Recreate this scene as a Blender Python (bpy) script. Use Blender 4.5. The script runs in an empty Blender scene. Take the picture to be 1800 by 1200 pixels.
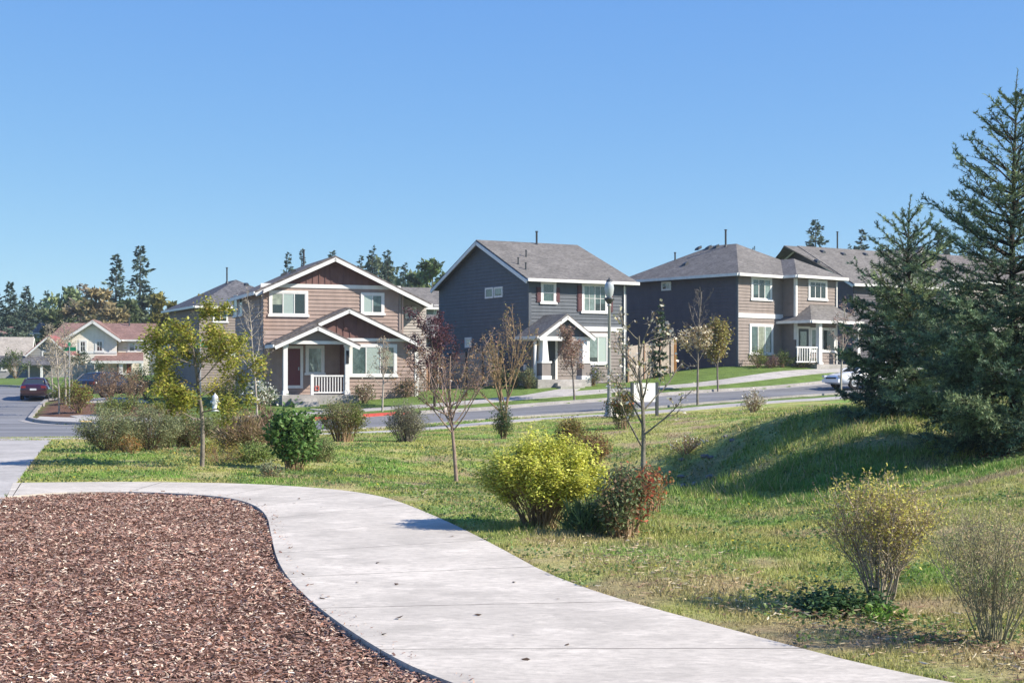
import bpy, math
import numpy as np
from mathutils import Vector

# ------------------------------------------------------------------ scene, camera, light
SC = bpy.context.scene
COL = SC.collection
EYE = 1.65                     # eye height above the near path, metres
FPX, HORIZON = 2600.0, 657.0   # focal length and horizon row in photo pixels (1800 wide)

cam_d = bpy.data.cameras.new('camera')
cam_d.sensor_width = 36.0
cam_d.lens = 36.0 * FPX / 1800.0
cam_d.shift_y = (HORIZON - 600.0) / 1800.0
cam_d.clip_start, cam_d.clip_end = 0.1, 5000
cam = bpy.data.objects.new('camera', cam_d)
COL.objects.link(cam)
cam.location = (0, 0, EYE)
cam.rotation_euler = (math.radians(90), 0, 0)
SC.camera = cam

TO_SUN = Vector((0.965, -0.26, 0.74)).normalized()
world = bpy.data.worlds.new('World')
SC.world = world
world.use_nodes = True
wn = world.node_tree
sky = wn.nodes.new('ShaderNodeTexSky')
sky.sky_type = 'NISHITA'
sky.sun_disc = False
sky.sun_elevation = math.radians(36.5)
sky.sun_rotation = math.radians(105)
sky.altitude = 0
sky.air_density = 0.4
sky.dust_density = 0.0
sky.ozone_density = 6.0
# soften the sky's fall-off towards the horizon and set its tint, channel by channel
sky_sep = wn.nodes.new('ShaderNodeSeparateColor'); sky_join = wn.nodes.new('ShaderNodeCombineColor')
wn.links.new(sky.outputs[0], sky_sep.inputs[0])
for ch, (power, gain) in enumerate(((0.78, 1.33), (0.55, 1.81), (0.14, 3.66))):
    pw_ = wn.nodes.new('ShaderNodeMath'); pw_.operation = 'POWER'; pw_.inputs[1].default_value = power
    ml_ = wn.nodes.new('ShaderNodeMath'); ml_.operation = 'MULTIPLY'; ml_.inputs[1].default_value = gain
    wn.links.new(sky_sep.outputs[ch], pw_.inputs[0]); wn.links.new(pw_.outputs[0], ml_.inputs[0]); wn.links.new(ml_.outputs[0], sky_join.inputs[ch])
wn.links.new(sky_join.outputs[0], wn.nodes['Background'].inputs[0])
wn.nodes['Background'].inputs[1].default_value = 0.115
sun_d = bpy.data.lights.new('sun', 'SUN')
sun_d.energy = 5.0
sun_d.angle = math.radians(0.5)
sun_d.color = (1.0, 0.92, 0.80)
sun = bpy.data.objects.new('sun', sun_d)
COL.objects.link(sun)
sun.rotation_euler = TO_SUN.to_track_quat('Z', 'Y').to_euler()
SC.view_settings.view_transform = 'Standard'
SC.view_settings.look = 'None'
SC.view_settings.exposure = 0.80
SC.view_settings.gamma = 1.0

# ------------------------------------------------------------------ numpy helpers
A = np.array

def nrm(v):
    v = np.asarray(v, float)
    return v / np.maximum(np.linalg.norm(v, axis=-1, keepdims=True), 1e-9)

def vnoise(x, y, scale=1.0, seed=0):
    """value noise in 0..1"""
    x = np.asarray(x, float) * scale + seed * 17.13
    y = np.asarray(y, float) * scale + seed * 9.71
    xi, yi = np.floor(x), np.floor(y)
    xf, yf = x - xi, y - yi
    u, v = xf * xf * (3 - 2 * xf), yf * yf * (3 - 2 * yf)
    def h(a, b):
        s = np.sin(a * 127.1 + b * 311.7 + seed * 74.7) * 43758.5453
        return s - np.floor(s)
    return (h(xi, yi) * (1 - u) + h(xi + 1, yi) * u) * (1 - v) + (h(xi, yi + 1) * (1 - u) + h(xi + 1, yi + 1) * u) * v

def fbm(x, y, scale=1.0, seed=0, octaves=3):
    t, w, s = 0, 0, 1.0
    for k in range(octaves):
        t = t + s * vnoise(x, y, scale * 2 ** k, seed + k * 3)
        w += s
        s *= 0.55
    return t / w

def inside(poly, x, y):
    x = np.asarray(x, float); y = np.asarray(y, float)
    r = np.zeros(x.shape, bool)
    n = len(poly)
    for i in range(n):
        x0, y0 = poly[i]; x1, y1 = poly[(i + 1) % n]
        if y0 == y1:
            continue
        c = ((y0 > y) != (y1 > y)) & (x < (x1 - x0) * (y - y0) / (y1 - y0) + x0)
        r ^= c
    return r

def dist_line(pl, x, y):
    x = np.asarray(x, float); y = np.asarray(y, float)
    d = np.full(x.shape, 1e9)
    for (x0, y0), (x1, y1) in zip(pl[:-1], pl[1:]):
        dx, dy = x1 - x0, y1 - y0
        t = np.clip(((x - x0) * dx + (y - y0) * dy) / (dx * dx + dy * dy), 0, 1)
        d = np.minimum(d, np.hypot(x - x0 - t * dx, y - y0 - t * dy))
    return d

def resample(pl, n=None, step=None):
    pl = np.asarray(pl, float)
    seg = np.linalg.norm(np.diff(pl, axis=0), axis=1)
    s = np.concatenate([[0], np.cumsum(seg)])
    if n is None:
        n = max(2, int(s[-1] / step) + 1)
    t = np.linspace(0, s[-1], n)
    return np.stack([np.interp(t, s, pl[:, k]) for k in range(pl.shape[1])], 1)

def smooth(pl, it=2):
    pl = np.asarray(pl, float)
    for _ in range(it):  # Chaikin
        q = pl[:-1] * .75 + pl[1:] * .25
        r = pl[:-1] * .25 + pl[1:] * .75
        pl = np.concatenate([pl[:1], np.stack([q, r], 1).reshape(-1, pl.shape[1]), pl[-1:]])
    return pl

def offset(pl, d):
    """polyline shifted to its left by d"""
    pl = np.asarray(pl, float)
    t = nrm(np.gradient(pl, axis=0))
    return pl + np.stack([-t[:, 1], t[:, 0]], 1) * d

# ------------------------------------------------------------------ mesh builder
class MB:
    def __init__(s):
        s.V, s.Q, s.T, s.C, s.n = [], [], [], [], 0

    def add(s, V, quads=None, tris=None, col=None):
        V = np.asarray(V, float).reshape(-1, 3)
        if quads is not None and len(quads):
            s.Q.append(np.asarray(quads, int).reshape(-1, 4) + s.n)
        if tris is not None and len(tris):
            s.T.append(np.asarray(tris, int).reshape(-1, 3) + s.n)
        if col is None:
            col = (1, 1, 1)
        col = np.asarray(col, float)
        if col.ndim == 1:
            col = np.broadcast_to(col, (len(V), 3))
        s.V.append(V); s.C.append(col); s.n += len(V)
        return s

    def box(s, x0, x1, y0, y1, z0, z1, F=None, col=None):
        V = A([(x, y, z) for x in (x0, x1) for y in (y0, y1) for z in (z0, z1)], float)
        if F is not None:
            V = F(V[:, 0], V[:, 1], V[:, 2])
        s.add(V, [(0, 1, 3, 2), (4, 6, 7, 5), (0, 4, 5, 1), (2, 3, 7, 6), (0, 2, 6, 4), (1, 5, 7, 3)], col=col)
        return s

    def beam(s, p, q, w, h, up=(0, 0, 1), col=None):
        """a bar from p to q: w wide, h deep, its top edge on the line"""
        p, q, up = A(p, float), A(q, float), A(up, float)
        d = nrm(q - p)
        side = nrm(np.cross(d, up))
        u2 = np.cross(side, d)
        V = []
        for e in (p, q):
            for a, b in ((-.5, 0), (.5, 0), (.5, -1), (-.5, -1)):
                V.append(e + side * a * w + u2 * b * h)
        s.add(V, [(0, 1, 2, 3), (7, 6, 5, 4), (0, 4, 5, 1), (1, 5, 6, 2), (2, 6, 7, 3), (3, 7, 4, 0)], col=col)
        return s

    def slab(s, pts, th, up=None, col=None):
        """a flat plate: pts its upper outline, th its thickness (downwards)"""
        pts = A(pts, float); n = len(pts)
        d = A((0, 0, -th)) if up is None else A(up) * -th
        V = np.concatenate([pts, pts + d])
        q = [(i, (i + 1) % n, n + (i + 1) % n, n + i) for i in range(n)]
        t = []
        if n == 4:
            q += [(0, 1, 2, 3), (7, 6, 5, 4)]
        else:
            t = [(0, i, i + 1) for i in range(1, n - 1)] + [(n, n + i + 1, n + i) for i in range(1, n - 1)]
        s.add(V, q, t, col=col)
        return s

    def tube(s, pts, rad, sides=5, col=None, cap=False):
        pts = np.asarray(pts, float); n = len(pts)
        rad = np.broadcast_to(np.asarray(rad, float), (n,))
        t = nrm(np.gradient(pts, axis=0))
        ref = A((0, 0, 1.)) if abs(t[0, 2]) < .9 else A((1., 0, 0))
        a = nrm(np.cross(t, ref)); b = np.cross(t, a)
        ang = np.linspace(0, 2 * np.pi, sides, endpoint=False)
        V = pts[:, None] + rad[:, None, None] * (np.cos(ang)[None, :, None] * a[:, None] + np.sin(ang)[None, :, None] * b[:, None])
        i = np.arange(n - 1)[:, None] * sides; j = np.arange(sides)[None]
        q = np.stack(np.broadcast_arrays(i + j, i + (j + 1) % sides, i + sides + (j + 1) % sides, i + sides + j), -1).reshape(-1, 4)
        V = V.reshape(-1, 3)
        tr = None
        if cap:
            V = np.concatenate([V, pts[:1], pts[-1:]])
            m = n * sides
            tr = [(m, (k + 1) % sides, k) for k in range(sides)] + [(m + 1, m - sides + k, m - sides + (k + 1) % sides) for k in range(sides)]
        s.add(V, q, tr, col=col)
        return s

    def lathe(s, prof, sides=16, centre=(0, 0, 0), col=None):
        prof = A(prof, float)
        ang = np.linspace(0, 2 * np.pi, sides, endpoint=False)
        V = np.stack([prof[:, None, 0] * np.cos(ang), prof[:, None, 0] * np.sin(ang), np.broadcast_to(prof[:, None, 1], (len(prof), sides))], -1)
        i = np.arange(len(prof) - 1)[:, None] * sides; j = np.arange(sides)[None]
        q = np.stack(np.broadcast_arrays(i + j, i + (j + 1) % sides, i + sides + (j + 1) % sides, i + sides + j), -1).reshape(-1, 4)
        s.add(V.reshape(-1, 3) + A(centre), q, col=col)
        return s

    def leaves(s, P, size, rs, col, aspect=.5, up=.5, along=None, spread=.6):
        """diamond leaves at points P; normals lean upwards by 'up'; 'along' gives a direction they follow"""
        P = np.asarray(P, float); n = len(P)
        if n == 0:
            return s
        size = np.broadcast_to(np.asarray(size, float), (n,))[:, None]
        if along is None:
            d = rs.normal(size=(n, 3))
            d[:, 2] *= (1 - up * .6)
        else:
            d = np.asarray(along) + rs.normal(size=(n, 3)) * spread
        d = nrm(d)
        r = rs.normal(size=(n, 3)); r[:, 2] += up * 2.5
        b = nrm(np.cross(d, r))
        nn = np.cross(d, b)
        a = d * size; b = b * size * aspect * .5
        m = P + a * .45 + nn * size * .06
        V = np.stack([P, m + b, P + a, m - b], 1).reshape(-1, 3)
        col = np.broadcast_to(np.asarray(col, float), (n, 3))
        s.add(V, np.arange(4 * n).reshape(n, 4), col=np.repeat(col, 4, 0))
        return s

    def build(s, name, mat=None, parent=None, smooth=False, loc=None):
        me = bpy.data.meshes.new(name)
        V = np.concatenate(s.V).astype(np.float32)
        Q = np.concatenate(s.Q) if s.Q else np.zeros((0, 4), int)
        T = np.concatenate(s.T) if s.T else np.zeros((0, 3), int)
        C = np.concatenate(s.C).astype(np.float32)
        me.vertices.add(len(V)); me.vertices.foreach_set('co', V.ravel())
        nl = Q.size + T.size
        me.loops.add(nl)
        me.loops.foreach_set('vertex_index', np.concatenate([Q.ravel(), T.ravel()]).astype(np.int32))
        me.polygons.add(len(Q) + len(T))
        ls = np.concatenate([np.arange(len(Q)) * 4, Q.size + np.arange(len(T)) * 3]).astype(np.int32)
        me.polygons.foreach_set('loop_start', ls)
        me.polygons.foreach_set('use_smooth', np.full(len(Q) + len(T), bool(smooth)))
        me.update(calc_edges=True)
        ca = me.color_attributes.new('Col', 'FLOAT_COLOR', 'POINT')
        ca.data.foreach_set('color', np.concatenate([C, np.ones((len(C), 1), np.float32)], 1).ravel())
        o = bpy.data.objects.new(name, me)
        COL.objects.link(o)
        if mat is not None:
            me.materials.append(mat)
        if parent is not None:
            o.parent = parent
        if loc is not None:
            o.location = loc
        return o

def tag(o, label, cat, group=None, kind=None):
    if kind:
        o['kind'] = kind
    if label:
        o['label'] = label
    if cat:
        o['category'] = cat
    if group:
        o['group'] = group
    return o

def empty(name, loc, label, cat, group=None, rz=0.0):
    o = bpy.data.objects.new(name, None)
    o.empty_display_size = .3
    COL.objects.link(o)
    o.location = loc
    o.rotation_euler = (0, 0, rz)
    return tag(o, label, cat, group)

def structure(o):
    o['kind'] = 'structure'
    return o

def stuff(o, label, cat):
    return tag(o, label, cat, kind='stuff')

# ------------------------------------------------------------------ materials
def _new(name):
    m = bpy.data.materials.new(name); m.use_nodes = True
    nt = m.node_tree
    return m, nt, nt.nodes['Principled BSDF']

def mixc(nt, fac, a, b, typ='MIX'):
    n = nt.nodes.new('ShaderNodeMix'); n.data_type = 'RGBA'; n.blend_type = typ
    for i, v in ((0, fac), (6, a), (7, b)):
        if hasattr(v, 'is_output') or hasattr(v, 'links'):
            nt.links.new(v, n.inputs[i])
        else:
            n.inputs[i].default_value = v if i == 0 else (*v[:3], 1)
    return n.outputs[2]

def noise(nt, scale, detail=4, rough=.55, vec=None, stretch=None):
    n = nt.nodes.new('ShaderNodeTexNoise')
    n.inputs['Scale'].default_value = scale; n.inputs['Detail'].default_value = detail; n.inputs['Roughness'].default_value = rough
    tc = nt.nodes.new('ShaderNodeTexCoord')
    v = tc.outputs['Object'] if vec is None else vec
    if stretch is not None:
        mp = nt.nodes.new('ShaderNodeMapping'); mp.inputs['Scale'].default_value = stretch
        nt.links.new(v, mp.inputs[0]); v = mp.outputs[0]
    nt.links.new(v, n.inputs['Vector'])
    return n.outputs['Fac']

def ramp(nt, fac, lo, hi, c0=0., c1=1.):
    n = nt.nodes.new('ShaderNodeMapRange')
    n.inputs[1].default_value = lo; n.inputs[2].default_value = hi; n.inputs[3].default_value = c0; n.inputs[4].default_value = c1
    nt.links.new(fac, n.inputs[0])
    return n.outputs[0]

def bump(nt, bsdf, h, strength=.3, dist=.02):
    b = nt.nodes.new('ShaderNodeBump'); b.inputs['Strength'].default_value = strength; b.inputs['Distance'].default_value = dist
    nt.links.new(h, b.inputs['Height']); nt.links.new(b.outputs[0], bsdf.inputs['Normal'])

def paint(name, c, rough=.6, var=.12, scale=3.0, spec=.3, fine=40, bmp=.08, metal=0.0):
    """painted or weathered surface: slow tone drift plus a fine grain"""
    m, nt, p = _new(name)
    f1 = ramp(nt, noise(nt, scale, 5), .3, .7, 1 - var, 1 + var)
    f2 = ramp(nt, noise(nt, fine, 3), .3, .7, 1 - var * .5, 1 + var * .5)
    fs = ramp(nt, noise(nt, 1.6, 5, .65, stretch=(2.2, 2.2, .22)), .35, .65, 1 - var * .7, 1 + var * .5)   # rain streaks
    m2 = nt.nodes.new('ShaderNodeMath'); m2.operation = 'MULTIPLY'; nt.links.new(f2, m2.inputs[0]); nt.links.new(fs, m2.inputs[1]); f2 = m2.outputs[0]
    mul = nt.nodes.new('ShaderNodeMath'); mul.operation = 'MULTIPLY'
    nt.links.new(f1, mul.inputs[0]); nt.links.new(f2, mul.inputs[1])
    cc = nt.nodes.new('ShaderNodeCombineColor')
    for k in range(3):
        nt.links.new(mul.outputs[0], cc.inputs[k])
    nt.links.new(mixc(nt, 1.0, c, cc.outputs[0], 'MULTIPLY'), p.inputs['Base Color'])
    p.inputs['Roughness'].default_value = rough
    p.inputs['Specular IOR Level'].default_value = spec
    p.inputs['Metallic'].default_value = metal
    if bmp:
        bump(nt, p, noise(nt, fine, 4), bmp, .01)
    return m

def shingle(name, c1, c2):
    m, nt, p = _new(name)
    tc = nt.nodes.new('ShaderNodeTexCoord')
    mp = nt.nodes.new('ShaderNodeMapping'); mp.inputs['Scale'].default_value = (7.0, 7.0, 22)
    nt.links.new(tc.outputs['Object'], mp.inputs[0])
    v = nt.nodes.new('ShaderNodeTexVoronoi'); v.inputs['Scale'].default_value = 1.0
    nt.links.new(mp.outputs[0], v.inputs['Vector'])
    sep = nt.nodes.new('ShaderNodeSeparateColor'); nt.links.new(v.outputs['Color'], sep.inputs[0])
    col = mixc(nt, ramp(nt, sep.outputs[0], .05, .95), c1, c2)
    g = ramp(nt, noise(nt, 1.1, 5), .3, .7, .82, 1.15)
    cc = nt.nodes.new('ShaderNodeCombineColor')
    for k in range(3):
        nt.links.new(g, cc.inputs[k])
    nt.links.new(mixc(nt, 1.0, col, cc.outputs[0], 'MULTIPLY'), p.inputs['Base Color'])
    p.inputs['Roughness'].default_value = .9; p.inputs['Specular IOR Level'].default_value = .2
    bump(nt, p, sep.outputs[1], .35, .03)
    return m

def leafmat(name, rough=.5, trans=.35, tint=(1, 1, 1)):
    """leaf colour from the mesh's own leaf tints; some light passes through"""
    m, nt, p = _new(name)
    at = nt.nodes.new('ShaderNodeAttribute'); at.attribute_name = 'Col'
    col = mixc(nt, 1.0, at.outputs['Color'], tint, 'MULTIPLY')
    nt.links.new(col, p.inputs['Base Color'])
    p.inputs['Roughness'].default_value = rough; p.inputs['Specular IOR Level'].default_value = .25
    if trans > 0:
        t = nt.nodes.new('ShaderNodeBsdfTranslucent'); nt.links.new(col, t.inputs[0])
        mx = nt.nodes.new('ShaderNodeMixShader'); mx.inputs[0].default_value = trans
        out = nt.nodes['Material Output']
        nt.links.new(p.outputs[0], mx.inputs[1]); nt.links.new(t.outputs[0], mx.inputs[2]); nt.links.new(mx.outputs[0], out.inputs[0])
    return m

def groundmat(name, bmp=.6):
    m, nt, p = _new(name)
    at = nt.nodes.new('ShaderNodeAttribute'); at.attribute_name = 'Col'
    f = ramp(nt, noise(nt, 14, 6, .7), .3, .7, .62, 1.4)
    f2 = ramp(nt, noise(nt, 1.3, 5, .6), .3, .7, .8, 1.2)
    mul = nt.nodes.new('ShaderNodeMath'); mul.operation = 'MULTIPLY'
    nt.links.new(f, mul.inputs[0]); nt.links.new(f2, mul.inputs[1])
    cc = nt.nodes.new('ShaderNodeCombineColor')
    for k in range(3):
        nt.links.new(mul.outputs[0], cc.inputs[k])
    nt.links.new(mixc(nt, 1.0, at.outputs['Color'], cc.outputs[0], 'MULTIPLY'), p.inputs['Base Color'])
    p.inputs['Roughness'].default_value = .95; p.inputs['Specular IOR Level'].default_value = .1
    bump(nt, p, noise(nt, 22, 6, .75), bmp, .06)
    return m

def concrete(name, c=(.45, .44, .425)):
    m, nt, p = _new(name)
    base = mixc(nt, ramp(nt, noise(nt, .55, 8, .72), .36, .64), tuple(k * .76 for k in c), tuple(min(1, k * 1.10) for k in c))
    st = mixc(nt, ramp(nt, noise(nt, .95, 9, .75, stretch=(1, 1.5, 1)),   .50, .66, 0, .65), base, tuple(k * .60 for k in c))
    wh = mixc(nt, ramp(nt, noise(nt, 1.35, 9, .75, stretch=(1.1, 1.7, 1)), .53, .68, 0, .75), st, tuple(min(.74, k * 1.3) for k in c))
    fn = mixc(nt, ramp(nt, noise(nt, 9, 6, .75, stretch=(1, 2.2, 1)), .47, .66, 0, .75), wh, tuple(k * .62 for k in c))
    sp = mixc(nt, ramp(nt, noise(nt, 40, 4, .7), .58, .74, 0, .45), fn, tuple(k * .6 for k in c))
    nt.links.new(sp, p.inputs['Base Color'])
    p.inputs['Roughness'].default_value = .85; p.inputs['Specular IOR Level'].default_value = .25
    bump(nt, p, noise(nt, 45, 5, .7), .25, .01)
    return m

def asphalt(name, c=(.165, .165, .17)):
    m, nt, p = _new(name)
    base = mixc(nt, ramp(nt, noise(nt, .22, 5, .6, stretch=(.5, 2, 1)), .3, .7), tuple(k * .7 for k in c), tuple(k * 1.3 for k in c))
    sp = mixc(nt, ramp(nt, noise(nt, 3.5, 6, .7), .5, .7, 0, .4), base, tuple(k * 1.5 for k in c))
    nt.links.new(sp, p.inputs['Base Color'])
    p.inputs['Roughness'].default_value = .85
    bump(nt, p, noise(nt, 40, 4), .3, .01)
    return m

def glass_pane(name):
    m, nt, p = _new(name)
    m.use_transparent_shadow = True
    nt.nodes.remove(p)
    t = nt.nodes.new('ShaderNodeBsdfTransparent'); t.inputs[0].default_value = (.80, .86, .84, 1)
    g = nt.nodes.new('ShaderNodeBsdfGlossy'); g.inputs['Roughness'].default_value = .03
    fr = nt.nodes.new('ShaderNodeLayerWeight'); fr.inputs[0].default_value = .5
    pw = nt.nodes.new('ShaderNodeMath'); pw.operation = 'POWER'; pw.inputs[1].default_value = 4.0
    a = nt.nodes.new('ShaderNodeMath'); a.operation = 'MULTIPLY_ADD'; a.inputs[1].default_value = .75; a.inputs[2].default_value = .10
    nt.links.new(fr.outputs['Facing'], pw.inputs[0]); nt.links.new(pw.outputs[0], a.inputs[0])
    mx = nt.nodes.new('ShaderNodeMixShader')
    nt.links.new(a.outputs[0], mx.inputs[0]); nt.links.new(t.outputs[0], mx.inputs[1]); nt.links.new(g.outputs[0], mx.inputs[2])
    nt.links.new(mx.outputs[0], nt.nodes['Material Output'].inputs[0])
    return m

def blindmat(name, c, step):
    """slatted blind: shade between the slats is put into the colour as darker bands"""
    m, nt, p = _new(name)
    tc = nt.nodes.new('ShaderNodeTexCoord'); sep = nt.nodes.new('ShaderNodeSeparateXYZ'); nt.links.new(tc.outputs['Object'], sep.inputs[0])
    w = nt.nodes.new('ShaderNodeMath'); w.operation = 'MULTIPLY'; w.inputs[1].default_value = 1 / step
    nt.links.new(sep.outputs[2], w.inputs[0])
    fr = nt.nodes.new('ShaderNodeMath'); fr.operation = 'FRACT'; nt.links.new(w.outputs[0], fr.inputs[0])
    col = mixc(nt, ramp(nt, fr.outputs[0], .0, .3), tuple(k * .5 for k in c), c)
    nt.links.new(col, p.inputs['Base Color']); p.inputs['Roughness'].default_value = .6
    return m

def gloss(name, c, rough=.25, metal=0., coat=0.):
    m, nt, p = _new(name)
    nt.links.new(mixc(nt, ramp(nt, noise(nt, 6, 4), .35, .7, 0, .35), c, tuple(k * .8 for k in c)), p.inputs['Base Color'])
    p.inputs['Roughness'].default_value = rough; p.inputs['Metallic'].default_value = metal; p.inputs['Coat Weight'].default_value = coat
    return m

M = dict(
    ground=groundmat('meadow soil'), concrete=concrete('path concrete', (.56, .51, .44)), pave=concrete('pavement concrete', (.44, .415, .385)),
    kerb=concrete('kerb concrete', (.37, .35, .33)), redkerb=paint('red kerb paint', (.50, .075, .06), .7, .3, 2),
    asphalt=asphalt('asphalt'), leaf=leafmat('leaf'), blade=leafmat('grass blade', .6, .3), needle=leafmat('needle', .6, .22),
    petal=leafmat('petal', .6, .3), chip=leafmat('bark chip', .9, 0), yellowpad=paint('tactile yellow', (.75, .5, .12), .8),
    barkgrey=paint('grey bark', (.20, .175, .15), .9, .35, 6, .1, 50, .5), barkbrown=paint('brown bark', (.14, .10, .075), .9, .35, 6, .1, 50, .5),
    barkpale=paint('pale bark', (.36, .32, .27), .9, .3, 6, .1, 50, .4), twigtan=paint('tan twig', (.27, .19, .12), .9, .3, 5, .1),
    twigpink=paint('pinkish twig', (.27, .20, .17), .9, .3, 5, .1), barkdark=paint('dark bark', (.06, .05, .042), .9, .35, 6, .1, 50, .5),
    white=paint('white trim', (.70, .69, .67), .5, .05), offwhite=paint('weathered white trim', (.70, .69, .66), .55, .08),
    brown=paint('tan brown siding', (.335, .25, .212), .7, .10, 2), maroonbb=paint('maroon brown boards', (.17, .092, .082), .7, .12),
    taupe=paint('taupe siding', (.235, .195, .175), .7, .1, 2), taupeshade=paint('shaded taupe siding', (.22, .17, .155), .7, .1, 2),
    slate=paint('slate blue siding', (.100, .112, .130), .7, .1, 2), slatelow=paint('warm grey siding', (.225, .195, .180), .7, .1, 2),
    navy=paint('dark blue grey siding', (.100, .092, .108), .7, .1, 2), beige=paint('greyish beige siding', (.40, .36, .33), .7, .08, 2),
    cream=paint('cream siding', (.80, .73, .64), .7, .08, 2), greywall=paint('grey siding', (.30, .30, .30), .7, .08, 2),
    bluewall=paint('pale blue siding', (.40, .50, .58), .7, .08, 2), tanwall=paint('tan siding', (.42, .36, .26), .7, .08, 2),
    roofgrey=shingle('grey brown shingles', (.118, .111, .104), (.188, .176, .165)), roofdark=shingle('charcoal shingles', (.065, .065, .072), (.15, .15, .16)),
    roofbrown=shingle('dark brown shingles', (.085, .075, .07), (.19, .17, .16)), roofmaroon=shingle('maroon shingles', (.17, .10, .085), (.26, .165, .14)),
    rooftan=shingle('tan shingles', (.28, .25, .21), (.40, .36, .31)), roofred=shingle('red shingles', (.22, .07, .07), (.34, .12, .12)),
    pane=glass_pane('window glass'), dimroom=paint('dark room', (.022, .03, .03), .9, .3), blind=blindmat('white blind', (.64, .66, .63), .06),
    curtain=paint('teal grey curtain', (.27, .31, .30), .8, .25, 5), curtaindark=paint('dark lined curtain', (.10, .14, .14), .8, .3, 5), curtainwarm=paint('warm ivory curtain', (.46, .44, .36), .8, .25, 5), reddoor=gloss('dark red door paint', (.13, .022, .028), .35),
    darkdoor=gloss('dark door paint', (.03, .035, .04), .35), reddoor2=gloss('brick red door paint', (.30, .10, .07), .4),
    shutter=paint('maroon shutter', (.10, .045, .05), .6), metal=gloss('galvanised metal', (.35, .36, .37), .45, .6), darkmetal=gloss('dark painted metal', (.05, .055, .06), .45, .2),
    polemetal=gloss('grey painted pole', (.33, .33, .32), .5, .2), black=paint('black plastic', (.018, .018, .02), .6), hydrant=gloss('pale grey hydrant paint', (.58, .60, .60), .4),
    wood=paint('cedar fence wood', (.27, .17, .115), .8, .25, 3), woodgrey=paint('weathered grey wood', (.33, .30, .27), .85, .22, 3), woodpale=paint('pale weathered wood', (.34, .29, .25), .85, .22, 3),
    woodorange=paint('new orange timber', (.50, .24, .09), .8, .2, 3), greygate=paint('grey painted boards', (.24, .245, .26), .7, .12, 3),
    carred=gloss('dark red car paint', (.038, .007, .016), .2, .2, 1), carwhite=gloss('white car paint', (.84, .85, .86), .25, 0, 1), carblack=gloss('black car paint', (.02, .02, .024), .2, .1, 1),
    carglass=gloss('car glass', (.03, .04, .045), .05), tyre=paint('tyre rubber', (.018, .018, .018), .85), rim=gloss('alloy', (.42, .43, .44), .35, .8),
    lampred=gloss('tail lamp red', (.20, .015, .018), .25), lampclear=gloss('head lamp', (.65, .66, .66), .15, .2), plate=paint('number plate', (.62, .64, .66), .5),
    lampglass=gloss('frosted lamp glass', (.40, .43, .45), .15), green=paint('street sign green', (.01, .16, .075), .5), signwhite=paint('white sign panel', (.74, .72, .70), .6, .05),
    barkmulch=paint('bark mulch soil', (.10, .052, .035), .95, .5, 3, .1, 30, .9), rockgrey=paint('grey stone', (.20, .19, .185), .9, .35, 8), soil=paint('dark soil', (.07, .05, .04), .95, .4),
)
# ------------------------------------------------------------------ terrain
def pix(u, v, Y):
    return ((u - 900) / FPX * Y, Y, EYE - (v - HORIZON) / FPX * Y)

CP = []   # known ground points (x, y, z)
for X in (-40, -22, -12, -7, -3, 0.5):
    for Y in (-15, 3, 9, 14, 19):
        if not (X < -20 and 3 < Y < 19): CP.append((X, Y, 0.0))
CP += [(1.3, 10.0, 0.0), (2.6, 8.6, 0), (6, 3, 0.05), (14, -10, .2), (30, -10, .4), (0.2, 13.4, 0), (-.8, 17.6, 0), (-2.4, 21, 0), (-6, 23, 0), (-9.5, 23, 0)]
CP += [pix(*p) for p in (
    (1545, 1072, 10.4), (1740, 1140, 8.9), (1250, 965, 14.0), (1100, 928, 16.0), (950, 917, 16.6),
    (1230, 925, 18.5), (1270, 885, 23.0), (1100, 858, 25.5), (960, 850, 25.5), (804, 848, 25.4), (1290, 866, 26.4), (1170, 846, 29.2), (1430, 905, 19.5), (1430, 872, 23.5), (1500, 862, 22.5),
    (1750, 788, 24), (1800, 832, 20.0), (1690, 890, 16.5), (1500, 757, 26.6), (1500, 800, 24.8), (1600, 733, 28.0), (1600, 862, 20.5), (1650, 800, 24.6), (1400, 745, 28.6), (1400, 800, 26.0), (1350, 840, 26.2), (1315, 800, 28.4), (1300, 752, 30.2), (1230, 856, 28.8), (1200, 783, 35), (1810, 760, 26), (1900, 800, 20),
    (1300, 738, 44), (1400, 726, 45), (1700, 705, 50), (1800, 690, 62), (1640, 718, 44), (1500, 724, 44), (1050, 800, 34),
    (600, 800, 31), (360, 820, 26.5), (100, 800, 29.5), (90, 773, 38), (200, 768, 43), (700, 793, 32), (560, 762, 51), (700, 757, 54),
    (900, 762, 44), (917, 740, 57), (1118, 729, 60), (1237, 719, 62), (1400, 705, 65), (1462, 701, 66.5),
    (600, 753, 55.5), (917, 731, 61), (1045, 723, 63), (1203, 710, 65.5), (1400, 695, 69), (1473, 691, 70.5), (1700, 680, 78),
    (525, 736, 65), (400, 741, 62.8), (250, 745, 61), (120, 742, 63), (48, 734, 68), (700, 725, 67.5), (848, 717, 69.5), (1064, 701, 73), (1165, 691, 75.3), (1347, 680, 79), (1448, 671, 81.5), (1700, 655, 90),
    (600, 712, 72.5), (458, 705, 75.5), (733, 690, 78), (930, 674, 79.5), (1100, 672, 82.6), (772, 690, 88), (1297, 643, 86), (1470, 641, 92), (1105, 662, 93),
    (350, 712, 74), (250, 705, 78), (150, 700, 82), (95, 705, 92), (65, 702, 96), (0, 690, 100), (0, 681, 113), (90, 672, 116), (40, 664, 150),
    (350, 690, 108), (200, 665, 185), (0, 660, 220))]
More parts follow.
